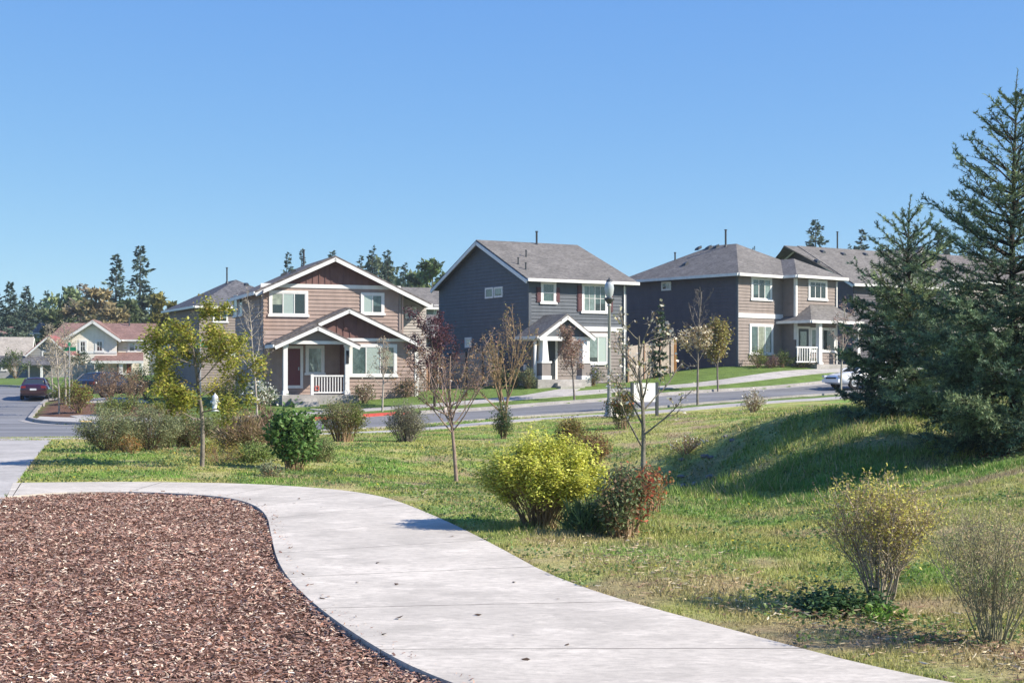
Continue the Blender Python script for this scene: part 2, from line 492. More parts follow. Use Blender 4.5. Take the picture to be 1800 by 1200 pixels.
CP += [(x, y, z) for x, y, z in ((-100, 60, 0), (-100, 120, .4), (-60, 20, 0), (70, 40, 1.2), (90, 90, 2.5), (60, 140, 4), (0, 140, 2.5), (-30, 140, 1.6), (0, 220, 4), (100, 220, 6), (-120, 220, 1.5), (-100, 400, 4), (0, 400, 6), (150, 400, 8))]
CP = A(CP, float)
_c = 2.0
def _k(dx, dy):
    return np.sqrt(dx * dx + dy * dy + _c * _c)
_n = len(CP)
_K = np.zeros((_n + 3, _n + 3))
_K[:_n, :_n] = _k(CP[:, None, 0] - CP[None, :, 0], CP[:, None, 1] - CP[None, :, 1]) - np.eye(_n) * 0.15
_K[:_n, _n] = 1; _K[:_n, _n + 1] = CP[:, 0]; _K[:_n, _n + 2] = CP[:, 1]
_K[_n:, :_n] = _K[:_n, _n:].T
_w = np.linalg.solve(_K, np.concatenate([CP[:, 2], [0, 0, 0]]))
def gz(x, y):
    x = np.atleast_1d(np.asarray(x, float)); y = np.atleast_1d(np.asarray(y, float))
    sh = np.broadcast(x, y).shape
    x = np.clip(np.broadcast_to(x, sh).ravel(), -160, 160); y = np.clip(np.broadcast_to(y, sh).ravel(), -20, 420)
    out = np.empty(x.size)
    for i in range(0, x.size, 40000):
        xx, yy = x[i:i + 40000], y[i:i + 40000]
        out[i:i + 40000] = _k(xx[:, None] - CP[:, 0], yy[:, None] - CP[:, 1]) @ _w[:_n] + _w[_n] + _w[_n + 1] * xx + _w[_n + 2] * yy
    return out.reshape(sh)
def g1(x, y):
    return float(gz(x, y)[0])
def at(u, Y):
    """ground point seen in photo column u at distance Y"""
    x = (u - 900) / FPX * Y
    return (x, Y, g1(x, Y))

def flat(u, v):
    Y = EYE * FPX / (v - HORIZON)
    return ((u - 900) / FPX * Y, Y)

# plan outlines ---------------------------------------------------------------
path_right = smooth([(4.6, 5.2)] + [flat(*p) for p in ((1630, 1200), (1300, 1112), (1000, 1030), (870, 960), (760, 905), (640, 866), (500, 852), (380, 848), (200, 848), (22, 850))], 2)
path_left = smooth([(1.2, 5.6)] + [flat(*p) for p in ((770, 1200), (640, 1130), (545, 1060), (490, 1000), (476, 940), (470, 905), (440, 884), (380, 872), (250, 865), (100, 866), (12, 874))], 2)
pave_right = [(-3.6, 7.5), (-6.0, 17.0), (-7.45, 22.2), (-11.7, 37.6)]
pave_left = [(-6.0, 7.5), (-8.4, 17.0), (-9.9, 22.2), (-16.5, 37.9)]
near_kerb = smooth([(-16.4, 41.0)] + [pix(*p)[:2] for p in ((150, 768.5, 42.5), (330, 761, 48), (600, 753, 55.5), (917, 731, 61), (1045, 723, 63), (1203, 710, 65.5), (1400, 695, 69), (1473, 691, 70.5), (1700, 680, 78), (1850, 668, 86))], 2)
far_kerb = smooth([pix(*p)[:2] for p in ((48, 734, 68), (75, 742, 64.3), (140, 744, 62.2), (250, 744, 61.3), (400, 741, 62.8), (525, 736, 65), (700, 725, 67.5), (848, 717, 69.5), (1064, 701, 73), (1165, 691, 75.3), (1347, 680, 79), (1448, 671, 81.5), (1700, 655, 91), (1850, 640, 100))], 2)
side_kerb = smooth([pix(*p)[:2] for p in ((48, 734, 68), (62, 722, 74), (82, 712, 83), (93, 705, 92), (98, 696, 102), (92, 688, 110))] + [(-42, 118), (-60, 122)], 2)
road_poly = [(-90, 39.5), (-17, 39.5)] + [tuple(p) for p in near_kerb] + [tuple(p) for p in far_kerb[::-1]] + [tuple(p) for p in side_kerb] + [(-90, 124)]
path_poly = [tuple(p) for p in path_right] + [tuple(p) for p in path_left[::-1]]
pave_poly = pave_right + pave_left[::-1]
mulch_poly = [tuple(p) for p in path_left] + [(-7.0, 19.6), (-6.05, 17.0), (-3.65, 7.5), (-3.2, 5.6)]
near_walk = (offset(near_kerb, -2.0), offset(near_kerb, -3.4))
far_walk = (offset(far_kerb, 1.9), offset(far_kerb, 3.3))

def strip(a, b, across=4, dz=0.0, step=.8, mb=None, skirt=.25, col=None):
    """a sheet between two outlines of matching ends, laid over the terrain"""
    mb = mb or MB()
    n = max(2, int(max(np.linalg.norm(np.diff(A(a), axis=0), axis=1).sum(), 1) / step) + 1)
    a, b = resample(a, n), resample(b, n)
    t = np.linspace(0, 1, across + 1)
    P = a[:, None] * (1 - t)[None, :, None] + b[:, None] * t[None, :, None]
    Z = gz(P[..., 0], P[..., 1]) + dz
    V = np.concatenate([P, Z[..., None]], -1)
    if skirt:
        lo = V[:, [0, -1]].copy(); lo[..., 2] -= skirt
        V = np.concatenate([lo[:, :1], V, lo[:, 1:]], 1)
    m = V.shape[1]
    i = np.arange(n - 1)[:, None] * m; j = np.arange(m - 1)[None]
    q = np.stack([i + j, i + j + 1, i + m + j + 1, i + m + j], -1).reshape(-1, 4)
    mb.add(V.reshape(-1, 3), q, col=col)
    return mb

# ground sheet -----------------------------------------------------------------
def axis(*spans):
    out = []
    for a, b, st in spans:
        out += list(np.arange(a, b - 1e-6, st))
    return A(out + [spans[-1][1]])
gx = axis((-700, -160, 60), (-160, -60, 5), (-60, -24, 1.0), (-24, -12, .5), (-12, 12, .2), (12, 24, .5), (24, 70, 1.0), (70, 160, 5), (160, 700.1, 60))
gy = axis((-60, -10, 10), (-10, 5, 1.5), (5, 32, .2), (32, 70, .5), (70, 125, 1.0), (125, 420, 6), (420, 1500.1, 90))
GX, GY = np.meshgrid(gx, gy)
GZ = gz(GX, GY)
in_road = inside(road_poly, GX, GY)
in_path = inside(path_poly, GX, GY)
in_pave = inside(pave_poly, GX, GY)
in_mulch = inside(mulch_poly, GX, GY)
near_zone = (GY < 60)
GZ = GZ + np.where(near_zone & (GY > 8) & (GX > -1.5), (fbm(GX, GY, .9, 5) - .5) * .10, 0) * np.clip(dist_line([tuple(p) for p in path_right], GX, GY) / 1.5, 0, 1)
GZ = np.where(in_road, GZ - .35, GZ)
GZ = np.where(in_path | in_pave, GZ - .08, GZ)
GZ = np.where(in_mulch, GZ - .035, GZ)
for k_ in (near_kerb, far_kerb, side_kerb):
    GZ = np.where((dist_line([tuple(p) for p in k_], GX, GY) < 1.0) & ~in_road & (GY > 38) & (GY < 130), GZ - .05, GZ)

def ground_colour(x, y):
    x = np.asarray(x, float); y = np.asarray(y, float)
    n1 = fbm(x, y, .55, 1); n2 = fbm(x, y, 1.7, 2); n3 = vnoise(x, y, 5, 8)
    green = A((.175, .290, .058)); olive = A((.335, .345, .105)); straw = A((.44, .365, .18)); brown = A((.23, .145, .09)); lush = A((.12, .23, .045))
    f = np.clip((n1 - .44) * 5.5 + (n2 - .45) * 2.2, 0, 1)[..., None]
    c = olive * (1 - f) + green * f
    s = np.clip((n2 - .56) * 5 + (n3 - .5) * .9, 0, .75)[..., None]
    c = c * (1 - s) + straw * s
    # dry thatch along the verge right of the path
    d = dist_line([tuple(p) for p in path_right], x, y)
    vg = (np.exp(-((d - 1.0) / .7) ** 2) * np.clip(1.15 - (y - 8) / 11, 0, 1) * np.clip((n2 - .30) * 3.5, 0, 1))[..., None] * 1.0
    th = straw * (1 - n3[..., None] * .75) + brown * (n3[..., None] * .75)
    c = c * (1 - vg) + th * vg
    # worn, bare patches
    bp = np.clip((fbm(x, y, .85, 41) - .60) * 7 + (n3 - .5) * .8, 0, 1)[..., None] * .8
    c = c * (1 - bp) + A((.30, .215, .14)) * bp
    # damp floor of the swale grows lush
    lz = (np.exp(-(((x - 4.2) / 3.6) ** 2 + ((y - 26) / 4.2) ** 2)) * np.clip(n1 * 2.0 - .3, 0, 1))[..., None]
    c = c * (1 - lz) + lush * lz
    # mown lawns beyond the street
    lawn = A((.125, .185, .048)) * (.85 + .3 * n2[..., None])
    far = np.clip((y - (60 + .25 * x)) / 2, 0, 1)[..., None]
    c = c * (1 - far) + lawn * far
    return c
GC = ground_colour(GX, GY)
GC[in_mulch] = (.06, .035, .025)
GC[in_path | in_pave | in_road] = (.05, .045, .04)
# bare earth under the spruces and in the planting bed at the corner
for (bx, by, br) in ((8.1, 24.0, 1.6), (7.6, 28.2, 1.4)):
    w = np.clip(1.4 - np.hypot(GX - bx, GY - by) / br, 0, 1)[..., None]
    GC = GC * (1 - w) + A((.085, .050, .036)) * w
bed = [at(u, Y)[:2] for u, Y in ((60, 69.5), (100, 66.5), (330, 66.5), (330, 72), (200, 80), (105, 92), (95, 90))]
GC[inside(bed, GX, GY)] = (.15, .085, .06)
ny, nx = GX.shape
i = np.arange(ny - 1)[:, None] * nx; j = np.arange(nx - 1)[None]
q = np.stack([i + j, i + j + 1, i + nx + j + 1, i + nx + j], -1).reshape(-1, 4)
g = MB().add(np.stack([GX, GY, GZ], -1).reshape(-1, 3), q, col=GC.reshape(-1, 3))
structure(g.build('ground', M['ground'], smooth=True))

# roads, kerbs, pavements --------------------------------------------------------
rd = MB()
strip(near_kerb, far_kerb, 14, -.11, 1.0, rd, skirt=0)
lr = [tuple(near_kerb[0])] + [tuple(far_kerb[0])] + [tuple(p) for p in side_kerb[1:]]
lf = [(-90, 41), (-90, 68), (-90, 124)]
strip(lr, lf, 40, -.11, 1.2, rd, skirt=0)
strip([(-17.0, 39.2), (-16.4, 41.0)], [(-90, 39.2), (-90, 41.0)], 40, -.11, .5, rd, skirt=0)
structure(rd.build('road', M['asphalt']))

def kerb(pl, name, mat, w=.18, side=1, top=.03):
    pl = resample(pl, step=.5)
    q0 = offset(pl, side * w)
    z = gz(pl[:, 0], pl[:, 1])
    V = np.stack([np.column_stack([pl, z - .3]), np.column_stack([pl + (q0 - pl) * .1, z + top]), np.column_stack([q0, z + top + .004]), np.column_stack([q0, z - .3])], 1)
    n = len(pl); i = np.arange(n - 1)[:, None] * 4; j = np.arange(3)[None]
    q = np.stack([i + j, i + j + 1, i + 5 + j, i + 4 + j], -1).reshape(-1, 4)
    return structure(MB().add(V.reshape(-1, 3), q).build(name, mat))
u_of = lambda p: 900 + FPX * p[:, 0] / p[:, 1]
fk = resample(far_kerb, step=.5)
uu = u_of(fk)
kerb(fk[uu < 430], 'kerb', M['kerb'])
kerb(fk[(uu >= 428) & (uu < 735)], 'painted_kerb', M['redkerb'], w=.2)
kerb(fk[uu >= 733], 'kerb', M['kerb'])
kerb(near_kerb, 'kerb', M['kerb'], side=-1)
kerb(side_kerb, 'kerb', M['kerb'], side=-1)
# gutter pan of pale concrete beside the far kerb
structure(strip(offset(far_kerb, -.45), far_kerb, 1, -.10, .8, skirt=0).build('gutter', M['kerb']))
structure(strip(*near_walk, 2, .02).build('pavement', M['pave']))
structure(strip(*far_walk, 2, .02).build('pavement', M['pave']))
# concrete apron of the street corner with its ramp
ca = [at(u, Y)[:2] for u, Y in ((62, 66.0), (110, 63.4), (200, 61.9), (318, 62.2))]
cb = [at(u, Y)[:2] for u, Y in ((70, 68.5), (120, 67.3), (220, 66.2), (325, 66.0))]
structure(strip(smooth(ca), smooth(cb), 4, .026, .5).build('pavement', M['pave']))
structure(strip([at(u, Y)[:2] for u, Y in ((141, 62.9), (161, 62.5))], [at(u, Y)[:2] for u, Y in ((142, 63.8), (162, 63.4))], 2, .034, .4, skirt=0).build('pavement_ramp', M['yellowpad']))
# walks from the pavement to the porches, and the driveway of the far house
for a, b in ((((540, 70.6), (566, 70.3)), ((585, 68.6), (640, 69.0))), (((985, 76.8), (1020, 77.2)), ((880, 73.0), (990, 74.2)))):
    structure(strip([at(*a[0])[:2], at(*b[0])[:2]], [at(*a[1])[:2], at(*b[1])[:2]], 3, .03, .4).build('path', M['pave']))
structure(strip([at(168, 83)[:2], at(240, 82)[:2]], [at(150, 77)[:2], at(262, 76.5)[:2]], 3, .03, .6).build('driveway', M['pave']))

# concrete paths near the camera ---------------------------------------------------
L, R = resample(path_left, 400), resample(path_right, 400)
sl = np.concatenate([[0], np.cumsum(np.linalg.norm(np.diff((L + R) / 2, axis=0), axis=1))])
cuts = np.arange(0.55, sl[-1], 1.83)
pm = MB()
edges = np.concatenate([[0], cuts, [sl[-1]]])
for s0, s1 in zip(edges[:-1], edges[1:]):
    tt = np.linspace(s0 + .006, s1 - .006, 9)
    a = np.stack([np.interp(tt, sl, L[:, k]) for k in (0, 1)], 1); b = np.stack([np.interp(tt, sl, R[:, k]) for k in (0, 1)], 1)
    strip(a, b, 6, .014, .25, pm, skirt=.1)
structure(pm.build('path', M['concrete']))
pm = MB()
pl_, pr_ = resample(pave_left, 300), resample(pave_right, 300)
for k in range(0, 300, 18):
    e = min(k + 18, 299)
    if e > k: strip(pl_[k:e + 1] * .999, pr_[k:e + 1], 4, .012, .3, pm, skirt=.1)
strip([(-11.7, 37.6), (-10.9, 39.6)], [(-16.5, 37.9), (-18.5, 39.9)], 4, .006, .5, pm, skirt=.2)
structure(pm.build('path', M['pave']))

# bark mulch -------------------------------------------------------------------
rs = np.random.RandomState(3)
mp = [p for p in mulch_poly]
nch = 470000
yy = 6.5 + (20.9 - 6.5) * rs.rand(nch) ** 1.45
xx = -8.2 + rs.rand(nch) * 9
spill = dist_line([tuple(p) for p in path_left], xx, yy)
ok = (inside(mp, xx, yy) | ((spill < .16) & inside(path_poly, xx, yy) & (rs.rand(nch) < .035))) & ((xx / yy) > -.52)
xx, yy = xx[ok], yy[ok]
n = len(xx)
ln = (.008 + .026 * rs.rand(n) ** 2.2) * (1 + .03 * yy)
wd = ln * (.16 + .30 * rs.rand(n))
hump = (fbm(xx, yy, 1.2, 4) - .5) * .05
pz = gz(xx, yy) - .008 + hump + rs.rand(n) * .018
az = rs.rand(n) * 6.283; el = rs.normal(size=n) * .24
d = np.stack([np.cos(az) * np.cos(el), np.sin(az) * np.cos(el), np.sin(el)], 1)
r = rs.normal(size=(n, 3)) * .32; r[:, 2] += 1
b = nrm(np.cross(d, r))
pz = np.where(inside(path_poly, xx, yy), gz(xx, yy) + .022, pz)
P = np.stack([xx, yy, pz], 1)
pal = A([(.185, .098, .078), (.150, .082, .066), (.255, .155, .125), (.35, .25, .205), (.105, .060, .050), (.47, .38, .32), (.215, .105, .078)])
ci = rs.choice(len(pal), n, p=[.24, .19, .2, .13, .10, .05, .09])
cc = A((1.66, 1.76, 1.64)) * pal[ci] * (.75 + .5 * rs.rand(n))[:, None] * (.85 + .3 * fbm(xx, yy, .8, 6))[:, None]
tw = .5 + .5 * rs.rand(n)[:, None]
V = np.stack([P - d * ln[:, None] / 2 - b * wd[:, None] / 2 * tw, P + d * ln[:, None] / 2 - b * wd[:, None] / 2, P + d * ln[:, None] / 2 + b * wd[:, None] / 2 * tw, P - d * ln[:, None] / 2 + b * wd[:, None] / 2], 1)
stuff(MB().add(V.reshape(-1, 3), np.arange(4 * n).reshape(n, 4), col=np.repeat(cc, 4, 0)).build('wood_chips', M['chip']), 'reddish brown bark chips spread over the bed beside the path', 'mulch')
# a low bed of bark under the loose chips
bx, by = np.meshgrid(np.arange(-8, 1.3, .12), np.arange(5.6, 21, .12))
kp = inside(mp, bx, by)
bz = gz(bx, by) - .012 + (fbm(bx, by, 1.2, 4) - .5) * .05
idx = np.arange(bx.size).reshape(bx.shape)
cell = kp[:-1, :-1] & kp[1:, :-1] & kp[:-1, 1:] & kp[1:, 1:]
q = np.stack([idx[:-1, :-1], idx[:-1, 1:], idx[1:, 1:], idx[1:, :-1]], -1)[cell]
structure(MB().add(np.stack([bx, by, bz], -1).reshape(-1, 3), q).build('mulch_ground', M['barkmulch'], smooth=True))

# grass blades -----------------------------------------------------------------
def free_of_paving(x, y, m=.0):
    return ~(inside(path_poly, x, y) | inside(pave_poly, x, y) | inside(mulch_poly, x, y) | inside(road_poly, x, y))
nb = 760000
lo, hi = 7.6, 60.0
t = rs.rand(nb)
ga = -.15
yy = (lo ** ga + t * (hi ** ga - lo ** ga)) ** (1 / ga)
xx = (rs.rand(nb) * 2 - 1) * (yy * .385 + 2.4)
dk = dist_line([tuple(p) for p in near_walk[0]], xx, yy)
ok = free_of_paving(xx, yy) & ~inside([tuple(p) for p in near_walk[0]] + [tuple(p) for p in near_walk[1][::-1]], xx, yy)
n2 = fbm(xx, yy, 1.7, 2); n3 = fbm(xx, yy, 3.1, 11)
dry = np.clip((n2 - .55) * 5, 0, 1)
dpr = dist_line([tuple(p) for p in path_right], xx, yy)
verge = np.exp(-((dpr - 1.0) / .7) ** 2) * np.clip(1.15 - (yy - 8) / 11, 0, 1)
ok &= rs.rand(nb) > np.maximum(np.maximum(dry * .5, verge * .72), np.clip((fbm(xx, yy, .85, 41) - .60) * 6, 0, .75))
xx, yy, n2, n3, dry, dpr, verge = (a[ok] for a in (xx, yy, n2, n3, dry, dpr, verge))
n = len(xx)
lush = np.exp(-(((xx - 4.2) / 3.4) ** 2 + ((yy - 26) / 4.2) ** 2)) * np.clip(n3 * 2.6 - .8, 0, 1)
lush = np.maximum(lush, np.exp(-(((xx - .9) / .9) ** 2 + ((yy - 15.9) / .8) ** 2)) * .55)
h = (.020 + .050 * n3 ** 1.5 + .026 * rs.rand(n)) * np.clip(dpr / .5, .55, 1) * (1 - .45 * dry) + .30 * lush * rs.rand(n)
w = (.0028 + .00034 * yy) * (.7 + .6 * rs.rand(n))
az = rs.rand(n) * 6.283; ln = rs.rand(n) * .75 + .1
base = np.stack([xx, yy, gz(xx, yy) + np.where((yy > 8) & (xx > -1.5), (fbm(xx, yy, .9, 5) - .5) * .10 * np.clip(dpr / 1.5, 0, 1), 0) - .012], 1)
tip = base + np.stack([np.cos(az) * h * ln, np.sin(az) * h * ln, h], 1)
a2 = rs.rand(n) * 6.283
sd = np.stack([np.cos(a2), np.sin(a2), np.zeros(n)], 1) * w[:, None]
c = ground_colour(xx, yy) * ((.72 + .6 * rs.rand(n)) * (.66 + .68 * fbm(xx, yy, 2.4, 31)))[:, None]
c = c * (1 - lush[:, None] * .6) + A((.15, .29, .06)) * lush[:, None] * .6
st = rs.rand(n) < (.10 + .35 * dry + .4 * verge)
c[st] = A((.50, .42, .22)) * (.7 + .5 * rs.rand(st.sum()))[:, None]
V = np.stack([base - sd, base + sd, tip], 1)
stuff(MB().add(V.reshape(-1, 3), tris=np.arange(3 * n).reshape(n, 3), col=np.repeat(c, 3, 0)).build('grass', M['blade']), 'green and straw coloured meadow grass on the slope beside the path', 'grass')
# dry thatch, bark crumbs and dead stalks lying along the verge of the path
nt_ = 60000
yy = 7.8 + 17 * rs.rand(nt_) ** 1.7; xx = -3 + rs.rand(nt_) * 10
dd_ = dist_line([tuple(p) for p in path_right], xx, yy)
pr_ = np.exp(-((dd_ - .95) / .55) ** 2) * np.clip(1.25 - (yy - 8) / 14, .12, 1) * np.clip((fbm(xx, yy, 1.5, 13) - .36) * 4.5, 0, 1)
ok = free_of_paving(xx, yy) & (rs.rand(nt_) < pr_)
xx, yy = xx[ok], yy[ok]; n = len(xx)
P = np.stack([xx, yy, gz(xx, yy) + .018 + .035 * rs.rand(n)], 1)
pal_ = A([(.44, .36, .22), (.34, .24, .15), (.24, .14, .09), (.52, .45, .31), (.15, .09, .06)])
c = pal_[rs.choice(5, n, p=[.28, .24, .2, .16, .12])] * (.7 + .6 * rs.rand(n))[:, None]
stuff(MB().leaves(P, .03 + .06 * rs.rand(n) ** 2, rs, c, .22, 1.4).build('dry_thatch', M['chip']), 'dry brown thatch and dead stalks along the grass verge of the path', 'dead grass')
# low broad leaved weeds and clover in the sward
nw = 70000
yy = 8.5 + (36 - 8.5) * rs.rand(nw) ** 1.3; xx = (rs.rand(nw) * 2 - 1) * yy * .37
ok = free_of_paving(xx, yy) & (fbm(xx, yy, 1.1, 21) > .53)
xx, yy = xx[ok], yy[ok]; n = len(xx)
P = np.stack([xx, yy, gz(xx, yy) + .015 + .05 * rs.rand(n)], 1)
c = A((.15, .22, .07)) * (.6 + .8 * rs.rand(n))[:, None]
yl = rs.rand(n) < .012
c[yl] = (.5, .42, .04)
stuff(MB().leaves(P, .010 + .0014 * yy + .012 * rs.rand(n), rs, c, .8, .8).build('clover', M['leaf']), 'low clover and dandelion leaves among the grass', 'weeds')
# brown leaf litter on the concrete
nl = 26
uu_, vv_ = 480 + rs.rand(nl) * 520, 880 + rs.rand(nl) ** 1.2 * 300
P = A([flat(a, b) for a, b in zip(uu_, vv_)])
ok = inside(path_poly, P[:, 0], P[:, 1]); P = P[ok]
P = np.column_stack([P, gz(P[:, 0], P[:, 1]) + .022])
ml = MB().leaves(P, .03 + .04 * rs.rand(len(P)), rs, A((.10, .065, .045)) * (.6 + .8 * rs.rand(len(P)))[:, None], .6, 1.5)
stuff(ml.build('leaf_litter', M['chip']), 'scattered dry brown leaves on the pale concrete path', 'leaf litter')
# ------------------------------------------------------------------ houses
class House:
    """a house with its own frame: x along the front, y into the house, z up from its base"""
    def __init__(s, name, u, Y, deg, z, label, cat='house', group=None):
        s.th = math.radians(deg)
        s.o = A(((u - 900) / FPX * Y, Y, z))
        s.root = empty(name, tuple(s.o), label, cat, group, s.th)
    def ray(s, u, v):
        c, k = math.cos(s.th), math.sin(s.th)
        d = A(((u - 900) / FPX, 1.0, -(v - HORIZON) / FPX)); p = A((0, 0, EYE)) - s.o
        R = A(((c, k, 0), (-k, c, 0), (0, 0, 1)))
        return R @ p, R @ d
    def f(s, u, v, y=0.0):           # photo point on the front plane at depth y -> (x, z)
        p, d = s.ray(u, v); t = (y - p[1]) / d[1]; q = p + d * t
        return q[0], q[2]
    def l(s, u, v, x=0.0):           # photo point on a side plane -> (y, z)
        p, d = s.ray(u, v); t = (x - p[0]) / d[0]; q = p + d * t
        return q[1], q[2]
    def put(s, mb, name, mat, parent=None, label=None):
        o = mb.build(name, mat, parent or s.root)
        if label: o['label'] = label
        return o

def FF(y):   # front plane at depth y, outwards is -y
    return lambda a, b, o: np.stack(np.broadcast_arrays(np.asarray(a, float), y - np.asarray(o, float), np.asarray(b, float)), -1)
def FL(x):   # left side plane, outwards is -x
    return lambda a, b, o: np.stack(np.broadcast_arrays(x - np.asarray(o, float), np.asarray(a, float), np.asarray(b, float)), -1)

def fbox(mb, F, a0, a1, b0, b1, o0, o1):
    V = A([(a, b, o) for a in (a0, a1) for b in (b0, b1) for o in (o0, o1)], float)
    mb.add(F(V[:, 0], V[:, 1], V[:, 2]), [(0, 1, 3, 2), (4, 6, 7, 5), (0, 4, 5, 1), (2, 3, 7, 6), (0, 2, 6, 4), (1, 5, 7, 3)])

def lap(mb, F, z0, z1, left, right, row=.19, lip=.035):
    """lapped boards: each row stands out at its lower edge"""
    lf = left if callable(left) else (lambda z: left)
    rf = right if callable(right) else (lambda z: right)
    n = max(1, int(round((z1 - z0) / row))); e = np.linspace(z0, z1, n + 1)
    for zb, zt in zip(e[:-1], e[1:]):
        a0, a1, b0, b1 = lf(zb), rf(zb), lf(zt), rf(zt)
        V = F(A((a0, a1, b1, b0, a0, a1)), A((zb, zb, zt, zt, zb, zb)), A((lip, lip, .004, .004, 0, 0)))
        mb.add(V, [(0, 1, 2, 3), (4, 5, 1, 0)])

def flatwall(mb, F, pts):
    pts = A(pts, float); n = len(pts)
    mb.add(F(pts[:, 0], pts[:, 1], np.zeros(n)), tris=[(0, i, i + 1) for i in range(1, n - 1)])

def window(H, F, a0, a1, b0, b1, panes=2, trim=.11, sill=True, head=False, blinds=(), curtain=(), grid=0, split=False, white='white', name='window', sash=.045, rs=None):
    a0, a1 = min(a0, a1), max(a0, a1); b0, b1 = min(b0, b1), max(b0, b1)
    fr = MB()
    i0, i1, j0, j1 = a0 + trim, a1 - trim, b0 + trim, b1 - trim
    fbox(fr, F, a0, a1, j1, b1 + (.04 if head else 0), 0, .085 if head else .075)
    fbox(fr, F, a0 - (.06 if sill else 0), a1 + (.06 if sill else 0), b0, j0, 0, .10 if sill else .075)
    fbox(fr, F, a0, i0, j0, j1, 0, .072); fbox(fr, F, i1, a1, j0, j1, 0, .072)
    w = H.put(fr, name, M[white])
    rc = MB(); fbox(rc, F, i0, i1, j0, j1, .036, .038)  # flat dark sheet on the wall, the unlit room put into its colour
    H.put(rc, 'dim_room_sheet', M['dimroom'], w)
    sm = MB()
    xs = np.linspace(i0, i1, panes + 1)
    for x in xs:
        lo_, hi_ = max(i0, x - sash / 2), min(i1, x + sash / 2)
        if x == xs[0]: hi_ = i0 + sash
        if x == xs[-1]: lo_ = i1 - sash
        fbox(sm, F, lo_, hi_, j0, j1, .04, .066)
    fbox(sm, F, i0 + sash, i1 - sash, j0, j0 + sash, .04, .064); fbox(sm, F, i0 + sash, i1 - sash, j1 - sash, j1, .04, .064)
    if split:
        jm = (j0 + j1) / 2; fbox(sm, F, i0 + sash, i1 - sash, jm - sash / 2, jm + sash / 2, .04, .064)
    if grid:
        for k in range(panes):
            jm = j0 + (j1 - j0) * (.5 if grid == 1 else .74); fbox(sm, F, xs[k] + sash / 2, xs[k + 1] - sash / 2, jm - .012, jm + .012, .045, .062)
            if grid == 1:
                xm = (xs[k] + xs[k + 1]) / 2; fbox(sm, F, xm - .012, xm + .012, j0 + sash, j1 - sash, .045, .061)
    H.put(sm, 'sash', M[white], w)
    pn = MB(); pn.add(F(A((i0, i1, i1, i0)), A((j0, j0, j1, j1)), A((.05,) * 4)), [(0, 1, 2, 3)])
    H.put(pn, 'pane', M['pane'], w)
    for kind, lst in (('blind', blinds), ('curtain', curtain)):
        if lst:
            for k in lst:
                bm = MB(); frac = 0.0
                if isinstance(k, tuple): k, frac = k
                fbox(bm, F, xs[k] + .01, xs[k + 1] - .01, j0 + (j1 - j0) * frac, j1 - .02, .040, .044)
                H.put(bm, kind, M[kind] if kind == 'blind' else M[('curtain', 'curtaindark', 'curtainwarm', 'curtain', 'curtaindark')[int(abs(a0 * 13 + b0 * 29) + 3 * k) % 5]], w)
    return w

def rake(mb, p, q, w=.05, h=.17):
    mb.beam(A(p) - A((0, 0, .075)), A(q) - A((0, 0, .075)), w, h)

def gable_roof(H, name, mat, x0, x1, xr, zl, zr_, za, y0, y1, th=.12, parent=None):
    """roof with its ridge running into the house at x = xr; eaves at x0 (height zl) and x1 (height zr_)"""
    m = MB()
    m.slab([(x0, y0, zl), (xr, y0, za), (xr, y1, za), (x0, y1, zl)], th)
    m.slab([(xr, y0, za), (x1, y0, zr_), (x1, y1, zr_), (xr, y1, za)], th)
    return H.put(m, name, M[mat], parent)

def fascia_gable(H, x0, x1, xr, zl, zr_, za, y0, y1, left_eave=True, right_eave=True, dep=.18, name='fascia'):
    m = MB(); d = .03
    rake(m, (x0 - .01, y0 - d, zl - .035), (xr, y0 - d, za - .035), .055, dep)
    rake(m, (xr, y0 - d, za - .035), (x1 + .01, y0 - d, zr_ - .035), .055, dep)
    if left_eave: m.beam((x0 - .03, y0, zl - .02), (x0 - .03, y1, zl - .02), .06, .17)
    if right_eave: m.beam((x1 + .03, y0, zr_ - .02), (x1 + .03, y1, zr_ - .02), .06, .17)
    return H.put(m, name, M['white'])

def pipe(H, x, y, z0, h, r=.06, name='vent_pipe'):
    m = MB().tube([(x, y, z0), (x, y, z0 + h)], r, 8, cap=True)
    m.tube([(x, y, z0 + h), (x, y, z0 + h + .05)], r * 1.5, 8, cap=True)
    m.tube([(x, y, z0 - .1), (x, y, z0 + .12)], [r * 2.2, r * 1.1], 8)
    return H.put(m, name, M['darkmetal'])

def railing(H, x0, x1, y, z0, z1, n, mat='white', side=False):
    m = MB()
    bx = (lambda a0, a1, o0, o1, b0, b1: m.box(o0 + y, o1 + y, a0, a1, b0, b1)) if side else (lambda a0, a1, o0, o1, b0, b1: m.box(a0, a1, o0 + y, o1 + y, b0, b1))
    bx(x0, x1, -.045, .045, z1 - .08, z1); bx(x0, x1, -.03, .03, z0 + .08, z0 + .15)
    for k in range(n):
        x = x0 + (x1 - x0) * (k + .5) / n
        bx(x - .022, x + .022, -.022, .022, z0 + .15, z1 - .08)
    return H.put(m, 'railing', M[mat])

